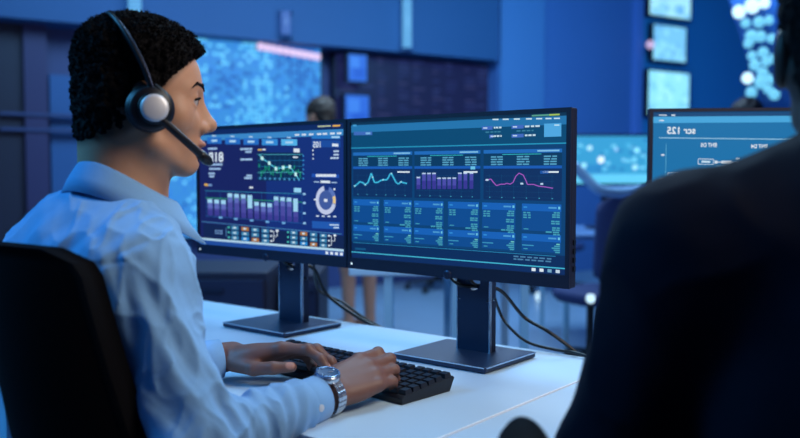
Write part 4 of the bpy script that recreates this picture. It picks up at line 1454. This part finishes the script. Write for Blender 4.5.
# arm-hole seam
def seam(p, d):
    q = (p - np.array(shR + upR * .012, dtype=np.float32)) @ np.array(unit(upR + E1 * .55), dtype=np.float32)
    near = np.exp(-(((p - np.array(shR, dtype=np.float32)) ** 2).sum(-1)) / .011)
    return (.0032 * np.exp(-(q / .004) ** 2) - .0015 * np.exp(-((q - .012) / .008) ** 2)) * near
def yoke(p, d):
    q = p[..., 2] - .985 - .1 * (p[..., 0] + .5)
    back = ((p - np.array(B(0, -.2, 0), dtype=np.float32)) @ np.array(E2, dtype=np.float32)) < -.02
    return .0014 * np.exp(-(q / .003) ** 2) * back
sh.disp += [seam, yoke]
vs, fs = sh.mesh((-.82, .9, .48), (.06, 1.62, 1.16), .0027)
osh = to_man(np_obj('shirt', vs, fs, M_shirt))
for (a, b_, ew), nm in zip(cuffs, 'RL'):
    sd = ew.cross(Vector((0, 0, 1))).normalized()
    pts = [a, a.lerp(b_, .15), a.lerp(b_, .5), b_, b_ - ew * .0015, b_ - ew * .02, b_ - ew * .04]
    rs = [(.036, .038), (.0365, .038), (.0355, .0365), (.034, .035), (.032, .033), (.0315, .0325), (.031, .032)]
    o = MB().tube([p + Vector((0, 0, -.001)) for p in pts], [(y, x) for x, y in rs], 40, False, flat=(0, 0, 1)).build('cuff', M_shirt, None, True)
    to_man(o)
    q = a.lerp(b_, .5) + sd * .036
    o2 = MB().lathe([(.001, -.001), (.0055, -.001), (.0055, .0015), (.001, .002)], 14, frame_to(sd), q).build('button', M_silver, o)
    o2.matrix_parent_inverse = o.matrix_world.inverted()
# collar: stand and folded leaf
nc = B(-.276, -.118, 0)
N = 60
v, f = [], []
prof_n = 7
tipz = 1.035
for i in range(N + 1):
    ph = math.radians(-118 + 236 * i / N)
    c_, s_ = math.cos(ph), math.sin(ph)
    fr = (1 - c_) / 2                                   # 0 at the nape, 1 at the throat
    zt = 1.131 - .072 * fr - .012 * math.sin(fr * math.pi)
    rad = .066 + .006 * fr
    e_ = sstep(.38, .74, fr)
    ctr = nc + E1 * (s_ * rad) - E2 * (c_ * (rad + .004))
    outv = E1 * s_ - E2 * c_
    leaf = .043 + .020 * float(e_)
    spread_ = .020 + .008 * float(e_)
    side = E1 * math.copysign(1, s_)
    row = [ctr - outv * .004 + Vector((0, 0, zt - .045)), ctr - outv * .001 + Vector((0, 0, zt - .015)), ctr + Vector((0, 0, zt - .002)), ctr + outv * .004 + Vector((0, 0, zt)),
           ctr + outv * .008 + Vector((0, 0, zt - .005)),
           ctr + outv * (.008 + spread_ * .5) + Vector((0, 0, zt - leaf * .5)) + side * (.002 * float(e_)),
           ctr + outv * (.008 + spread_) + Vector((0, 0, zt - leaf)) + side * (.004 * float(e_)) + E2 * (.012 * float(e_))]
    v += row
for i in range(N):
    for k in range(prof_n - 1):
        f.append((i * prof_n + k, (i + 1) * prof_n + k, (i + 1) * prof_n + k + 1, i * prof_n + k + 1))
o = obj('collar', v, f, M_shirt, None, True)
md = o.modifiers.new('thickness', 'SOLIDIFY'); md.thickness = .0025; md.offset = 0
to_man(o)

# trousers and shoes
tr = SDF()
R_ = np.array([E1, E2, (0, 0, 1)], dtype=np.float32)
tr.ell(B(-.302, -.185, .56), (.165, .125, .09), R_, .03)
kn = []
for s in (-1, 1):
    hip, knee, ank = B(-.302 + s * .09, -.17, .55), B(-.302 + s * .13, .24, .545), B(-.302 + s * .12, .27, .1)
    tr.cone(hip, knee, .085, .066, .04); tr.cone(knee, ank, .066, .05, .02)
    kn.append(ank)
tr.disp.append(lambda p, d: -.003 * (1 - np.abs(vnoise(p, 20, 9))) ** 3)
vt, ft = tr.mesh((-.9, .75, .04), (.5, 2.0, .68), .008)
to_man(np_obj('trousers', vt, ft, M_trouser))
for ank in kn:
    ss = SDF()
    z = Vector((0, 0, 1))
    ss.ell(ank + E2 * .04 - z * .055, (.045, .1, .045), R_, .02); ss.ell(ank + E2 * .11 - z * .065, (.045, .07, .032), R_, .03); ss.cone(ank - z * .05, ank + z * .0, .046, .042, .02)
    ss.ell(ank - z * .2, (.3, .4, .1), R_, .004, True)
    v_, f_ = ss.mesh(np.array(ank) - .25, np.array(ank) + .25, .005)
    to_man(np_obj('shoe', v_, f_, M_shoe))

# headset
hd = empty('headset', HM.p(0, -.09, 0), 0, 'black call centre headset with silver disc and microphone boom on the man\'s head', 'headset')
HI = Matrix.Translation(-hd.location)
def to_h(o):
    o.parent = hd; o.matrix_parent_inverse = HI
    return o
EC = (.012, -.09, -.022)
def hp(x, y, z): return HM.p(x, y, z)
ax = -HM.y
Mh = frame_to(ax)
for s in (-1, 1):
    c0 = hp(EC[0], s * .082, EC[2])
    Ms = frame_to(HM.y * s)
    cu = to_h(MB().lathe([(.018, -.006), (.030, -.006), (.034, 0), (.034, .008), (.029, .013), (.02, .013)], 32, Ms, c0).build('ear_cushion', M_cable, None, True))
    cup = to_h(MB().lathe([(.02, .011), (.029, .011), (.031, .015), (.0305, .022), (.027, .026), (.01, .027)], 32, Ms, c0).build('ear_cup', M_black, None, True))
    if s == -1:
        dsc = MB().lathe([(.0195, .025), (.0195, .030), (.0185, .0325), (.014, .0342), (.002, .035)], 32, Ms, c0 + (HM.x * .004)).build('silver_disc', M_silver, None, True)
        to_h(dsc)
        dsc['label'] = 'brushed silver disc on the ear cup'
        ring = to_h(MB().lathe([(.0195, .024), (.0225, .024), (.0225, .029), (.0195, .030)], 32, Ms, c0 + (HM.x * .004)).build('disc_ring', M_cable, None, True))
# band
bp = []
for k in range(33):
    t = math.pi * k / 32
    y = -math.cos(t) * .098
    zz = math.sin(t)
    yy = -math.copysign(abs(math.cos(t)) ** .8, math.cos(t)) * .097
    bp.append(hp(EC[0] + .002 - .062 * zz ** 1.2, yy, -.006 + .122 * zz ** .85))
to_h(MB().tube(bp, [(.0045, .010 + .003 * math.sin(math.pi * k / 32)) for k in range(33)], 10, flat=HM.z).build('headband', M_black, None, True))
for s, k0 in ((-1, 0), (1, 32)):
    rng_ = range(0, 12) if s == -1 else range(21, 33)
    arm_pts = [bp[k] + (bp[k] - hp(-.02, 0, .02)).normalized() * .0055 for k in rng_]
    to_h(MB().tube(arm_pts, [(.002, .006)] * len(arm_pts), 8, flat=HM.z).build('band_slider', mat('slider_metal', srgb(44, 56, 84), .3, .6), None, True))
    yk = [hp(EC[0] + .024, s * .103, -.008), hp(EC[0] + .012, s * .104, .004), hp(EC[0] + .002, s * .099, .012)]
    to_h(MB().tube(catmull(yk, 5), .0045, 8).build('yoke', M_black, None, True))
b0 = hp(.022, -.112, -.034)
tip = hp(.104, -.060, -.092)
mid = hp(.058, -.094, -.060)
bo = catmull([b0, mid, hp(.085, -.076, -.079), tip], 10)
to_h(MB().tube(bo, [.0058] * len(bo), 10).build('microphone_boom', M_black, None, True))
mt = [hp(.088, -.072, -.081), hp(.092, -.069, -.084), tip, hp(.110, -.055, -.096)]
to_h(MB().tube(mt, [.0055, .0078, .0078, .0050], 12).build('microphone', M_cable, None, True))

# wristwatch on the nearer wrist
fo = (wrR - elR).normalized()
wc = wrR - fo * .004
un = unit(nR - fo * fo.dot(nR)); un = unit(un * .9 + Vector((-.25, 0, .35)) - fo * fo.dot(un * .9 + Vector((-.25, 0, .35))))
sdv = fo.cross(un)
wa = empty('wristwatch', wc + un * .03, 0, 'steel wristwatch with metal link bracelet on the man\'s nearer wrist', 'watch')
WI = Matrix.Translation(-wa.location)
def to_w(o):
    o.parent = wa; o.matrix_parent_inverse = WI
    return o
ra, rb = .0305, .0335
def ringp(a, dr=0): return wc + un * (math.cos(a) * (ra + dr)) + sdv * (math.sin(a) * (rb + dr))
Mw = Matrix((fo, -sdv, un)).transposed()
cc = ringp(0, -.0022)
to_w(MB().lathe([(.016, -.003), (.0195, -.003), (.0205, 0), (.0205, .005), (.019, .0075), (.0165, .0085)], 32, Mw, cc).build('case', M_steel, None, True))
to_w(MB().lathe([(.019, .0072), (.0195, .0085), (.0185, .0105), (.0165, .0105), (.0158, .0085)], 32, Mw, cc).build('bezel', mat('watch_bezel', srgb(130, 165, 205), .2, .8), None, True))
dl = to_w(MB().lathe([(.016, .0086), (.016, .0092)], 32, Mw, cc).build('dial', M_dial, None))
hnds = MB()
for L_, an, w_ in ((.008, .6, .0012), (.012, 2.3, .0009)):
    dv = fo * math.cos(an) + sdv * math.sin(an)
    hnds.tube([cc + un * .0098, cc + un * .0098 + dv * L_], w_ / 2, 6)
to_w(hnds.build('hands', M_steel, None))
for an in (.0, 1.57, 3.14, 4.71):
    dv = fo * math.cos(an) + sdv * math.sin(an)
    to_w(MB().tube([cc + un * .0095 + dv * .0115, cc + un * .0095 + dv * .0145], .0007, 6).build('hour_mark', M_steel, None))
to_w(MB().lathe([(.001, -.003), (.003, -.003), (.003, .003), (.001, .003)], 12, frame_to(fo), cc + fo * .022 + un * .003).build('crown', M_steel, None, True))
nl = 22
for k in range(nl):
    a = math.radians(30 + (360 - 60) * (k + .5) / nl)
    p = ringp(a, .0015)
    n_ = unit(un * math.cos(a) + sdv * math.sin(a))
    t_ = fo.cross(n_)
    Mk = Matrix((fo, t_, n_)).transposed()
    to_w(MB().box(p, (.006, .0072, .0032), Mk).build('link', M_steel, None, bevel=.0008, seg=1))
    for s in (-1, 1):
        to_w(MB().box(p + fo * (s * .0062), (.0056, .0072, .0028), Mk).build('link', M_steel, None, bevel=.0008, seg=1))

# ---------------- the dark suited person in the foreground
PC = Vector((0.488, 0.83, 0))
f2 = unit((.27, .963, 0)); f1 = Vector((f2.y, -f2.x, 0))
def Q(a, b, z): return PC + f1 * a + f2 * b + Vector((0, 0, z))
p2 = empty('person', Q(0, 0, 0), 0, 'dark haired person in a dark suit, seen from behind at the right edge', 'person')
PI2 = Matrix.Translation(-p2.location)
def to_p(o):
    o.parent = p2; o.matrix_parent_inverse = PI2
    return o
H2 = HeadFrame(Q(-.026, .03, 1.245), math.atan2(f2.y, f2.x) - .1, .05)
R2 = np.array([f1, f2, (0, 0, 1)], dtype=np.float32)
s2 = {-1: Q(-.19, -.02, 1.022), 1: Q(.19, -.02, 1.022)}
e2 = {-1: Q(-.265, .02, .79), 1: Q(.265, .02, .79)}
w2 = {-1: Q(-.17, .25, .785), 1: Q(.11, .27, .70)}
def torso2(S, off=0):
    S.ell(Q(0, -.02, .88), (.17 + off, .115 + off, .24 + off), R2, .05)
    S.ell(Q(0, -.03, .66), (.16 + off, .115 + off, .18 + off), R2, .06)
    S.cone(s2[-1], s2[1], .055 + off, .055 + off, .06)
    for s in (-1, 1): S.cone(Q(0, 0, 1.10), s2[s] + Vector((0, 0, .01)), .05 + off, .045 + off, .06)
b2 = SDF()
head_prims(b2, H2)
b2.cone(H2.p(-.03, 0, -.03), Q(-.02, 0, 1.06), .057, .06, .025)
torso2(b2)
for s in (-1, 1):
    b2.cone(s2[s], e2[s], .05, .042, .03); b2.cone(e2[s], w2[s], .042, .027, .02)
    hand_prims(b2, w2[s], f2 - f1 * s * .2, (0, 0, 1), s == 1, ((.2, .5, .3),) * 4, ((.015, .022, -.01), (.045, .045, -.016), (.075, .05, -.02), (.1, .045, -.024)))
v_, f_ = b2.mesh((.0, .55, .5), (.95, 1.3, 1.42), .0035)
o = to_p(np_obj('body', v_, f_, M_skin))
c = np.ones((len(v_), 4)); c[:, :3] = srgb(110, 80, 70)[:3]
L2_ = H2.local(v_.astype(np.float32))
c[:, :3] *= (1 - .7 * (hair_region(L2_ + np.array([0, 0, .012])) * (L2_[:, 2] > -.09)))[:, None]
vcol(o, c)
def thick2(L): return .005 + .009 * sstep(.02, .1, L[..., 2])
to_p(hair_obj(H2, hair_region, thick2, np.array(H2.o) - .17, np.array(H2.o) + .17, .003, 3000))
j2 = SDF()
torso2(j2, .02)
for s in (-1, 1):
    j2.cone(s2[s], e2[s], .078, .064, .03); j2.cone(e2[s], w2[s].lerp(e2[s], .15), .064, .05, .03)
j2.cone(Q(0, 0, 1.13), H2.p(-.02, 0, -.05), .058, .062, .01, True)
j2.disp.append(lambda p, d: -.004 * (1 - np.abs(vnoise(p, 14, 11))) ** 3 - .001 * vnoise(p, 40, 12))
v_, f_ = j2.mesh((.0, .5, .48), (.95, 1.3, 1.25), .005)
to_p(np_obj('jacket', v_, f_, M_suit))
# jacket collar
v, f = [], []
for i in range(41):
    ph = math.radians(-130 + 260 * i / 40)
    c_, s_ = math.cos(ph), math.sin(ph)
    fr = (1 - c_) / 2
    zt = 1.16 - .06 * fr
    outv = f1 * s_ - f2 * c_
    ctr = Q(-.022, 0, 0) + outv * (.07 + .012 * fr)
    v += [ctr + Vector((0, 0, zt - .03)), ctr + Vector((0, 0, zt)), ctr + outv * .008 + Vector((0, 0, zt - .003)), ctr + outv * .03 + Vector((0, 0, zt - .055 - .03 * fr))]
for i in range(40):
    for k in range(3): f.append((i * 4 + k, i * 4 + 4 + k, i * 4 + 5 + k, i * 4 + k + 1))
o = obj('collar', v, f, M_suit, None, True)
md = o.modifiers.new('thickness', 'SOLIDIFY'); md.thickness = .004; md.offset = 0
to_p(o)
t2 = SDF()
t2.ell(Q(0, -.03, .56), (.17, .13, .1), R2, .03)
for s in (-1, 1):
    t2.cone(Q(s * .09, 0, .55), Q(s * .12, .42, .54), .088, .068, .04); t2.cone(Q(s * .12, .42, .54), Q(s * .12, .44, .06), .068, .05, .02)
    t2.cone(Q(s * .12, .42, .05), Q(s * .12, .58, .04), .045, .035, .02)
v_, f_ = t2.mesh((.0, .5, .0), (1.1, 1.6, .7), .01)
to_p(np_obj('trousers', v_, f_, M_trouser))
c2 = empty('office_chair', Q(0, -.03, 0), math.atan2(f1.y, f1.x), 'dark office chair under the dark suited person', 'office chair')
v, f = back_panel((.52, .84), lambda s: .2 + .01 * s, lambda s: -.17 - .04 * s, lambda s: .05, .03, corner=.06)
obj('backrest', v, f, M_chair, c2, True)
v, f = seat_shape(.48, .46, .465, .07)
obj('seat', [(x, y + .06, z) for x, y, z in v], f, M_chair, c2, True)
MB().tube([(0, -.02, .4), (0, -.21, .43), (0, -.215, .6)], [(.03, .012)] * 3, 10, flat=(1, 0, 0)).build('back_support', M_black, c2, True)
chair_base(c2, 0, .05, .45)

# ---------------- people across the hall
def far_person(o, az, label, pose, skinc, topc, hairc, legs_bare=True):
    """pose: dict of joints relative to o; one continuous body, dress and hair as children"""
    r = empty('person', o, 0, label, 'person')
    o = Vector(o)
    J = {k: o + Vector(p) for k, p in pose.items()}
    S_ = SDF()
    H = HeadFrame(J['head'], az, .15)
    head_prims(S_, H, True)
    S_.cone(H.p(-.02, 0, -.04), J['neck'], .05, .055, .03)
    S_.cone(J['neck'], J['pelvis'], .09, .11, .05)
    S_.cone(J['shl'], J['shr'], .055, .055, .05)
    for s in 'lr':
        S_.cone(J['sh' + s], J['el' + s], .045, .036, .03); S_.cone(J['el' + s], J['wr' + s], .036, .025, .02)
        d_ = unit(J['wr' + s] - J['el' + s])
        hand_prims(S_, J['wr' + s], d_, Vector((0, 0, 1)) if abs(d_.z) < .8 else Vector((0, 1, 0)), s == 'r', ((.3, .4, .3),) * 4, ((.015, .022, -.01), (.045, .04, -.016), (.075, .042, -.02), (.1, .04, -.024)))
        S_.cone(J['pelvis'], J['kn' + s], .095, .056, .05); S_.cone(J['kn' + s], J['an' + s], .056, .036, .03)
        S_.cone(J['an' + s], J['an' + s] + Vector((math.cos(az) * .13, math.sin(az) * .13, -.035)), .034, .026, .02)
    lo = np.min([np.array(p) for p in J.values()], 0) - .22; hi = np.max([np.array(p) for p in J.values()], 0) + .25
    v_, f_ = S_.mesh(lo, hi, .009)
    RI = Matrix.Translation(-o)
    b_ = np_obj('body', v_, f_, M_skin); vcol(b_, np.tile(np.array(srgb(*skinc)), (len(v_), 1)))
    D_ = SDF()
    D_.cone(J['neck'] + Vector((0, 0, -.05)), J['pelvis'], .115, .135, .05); D_.cone(J['shl'], J['shr'], .068, .068, .05)
    for s in 'lr':
        D_.cone(J['sh' + s], J['el' + s], .06, .05, .03)
        D_.cone(J['pelvis'], J['pelvis'].lerp(J['kn' + s], .85 if legs_bare else 1.0), .125, .09, .05)
        if not legs_bare: D_.cone(J['kn' + s], J['an' + s], .075, .06, .03)
    D_.disp.append(lambda p, d: -.006 * (1 - np.abs(vnoise(p, 12, 4))) ** 3)
    v_, f_ = D_.mesh(lo, hi, .012)
    dr = np_obj('dress' if legs_bare else 'suit', v_, f_, mat('far_clothes', srgb(*topc), .8, noise=.1))
    hs = SDF(); hs.ell(H.p(-.018, 0, .04), (.108, .088, .09), H.R, .02); hs.ell(H.p(-.06, 0, -.02), (.05, .07, .09), H.R, .03); hs.ell(H.p(.1, 0, -.04), (.055, .06, .08), H.R, .01, True)
    hs.disp.append(lambda p, d: -.006 * vnoise(p, 60, 2))
    v_, f_ = hs.mesh(np.array(H.o) - .2, np.array(H.o) + .2, .007)
    hr = np_obj('hair', v_, f_, mat('far_hair', srgb(*hairc), .6, noise=.2))
    for q in (b_, dr, hr): q.parent = r; q.matrix_parent_inverse = RI
    return r
o = at(357, 0, 5.85); o.z = 0
hx = at(320, 116, 5.85).x - o.x
far_person(o, math.radians(150), 'brown haired person in dark clothes with bare legs, standing beyond the left monitor',
           dict(head=(hx, 0, 1.50), neck=(hx + .05, .02, 1.33), pelvis=(.03, 0, .86), shl=(hx + .02, -.17, 1.27), shr=(hx + .07, .19, 1.29), ell=(hx - .02, -.22, 1.02), elr=(hx + .02, .24, 1.02),
                wrl=(hx - .15, -.16, .86), wrr=(hx - .14, .2, .86), knl=(-.06, -.05, .47), knr=(.08, .05, .47), anl=(-.055, -.05, .08), anr=(.085, .06, .08)), (190, 130, 105), (26, 30, 62), (52, 34, 24))
o = at(744, 0, 5.0); o.z = 0
far_person(o, math.radians(95), 'dark haired person far behind the light blue monitor, only the head top showing',
           dict(head=(0, 0, 1.42), neck=(0, -.02, 1.25), pelvis=(0, -.06, .78), shl=(-.18, -.02, 1.2), shr=(.18, -.02, 1.2), ell=(-.23, .05, .96), elr=(.23, .05, .96),
                wrl=(-.18, .28, .95), wrr=(.18, .28, .95), knl=(-.1, .02, .44), knr=(.1, .02, .44), anl=(-.1, .0, .08), anr=(.1, 0, .08)), (120, 90, 80), (18, 24, 60), (20, 18, 30), False)
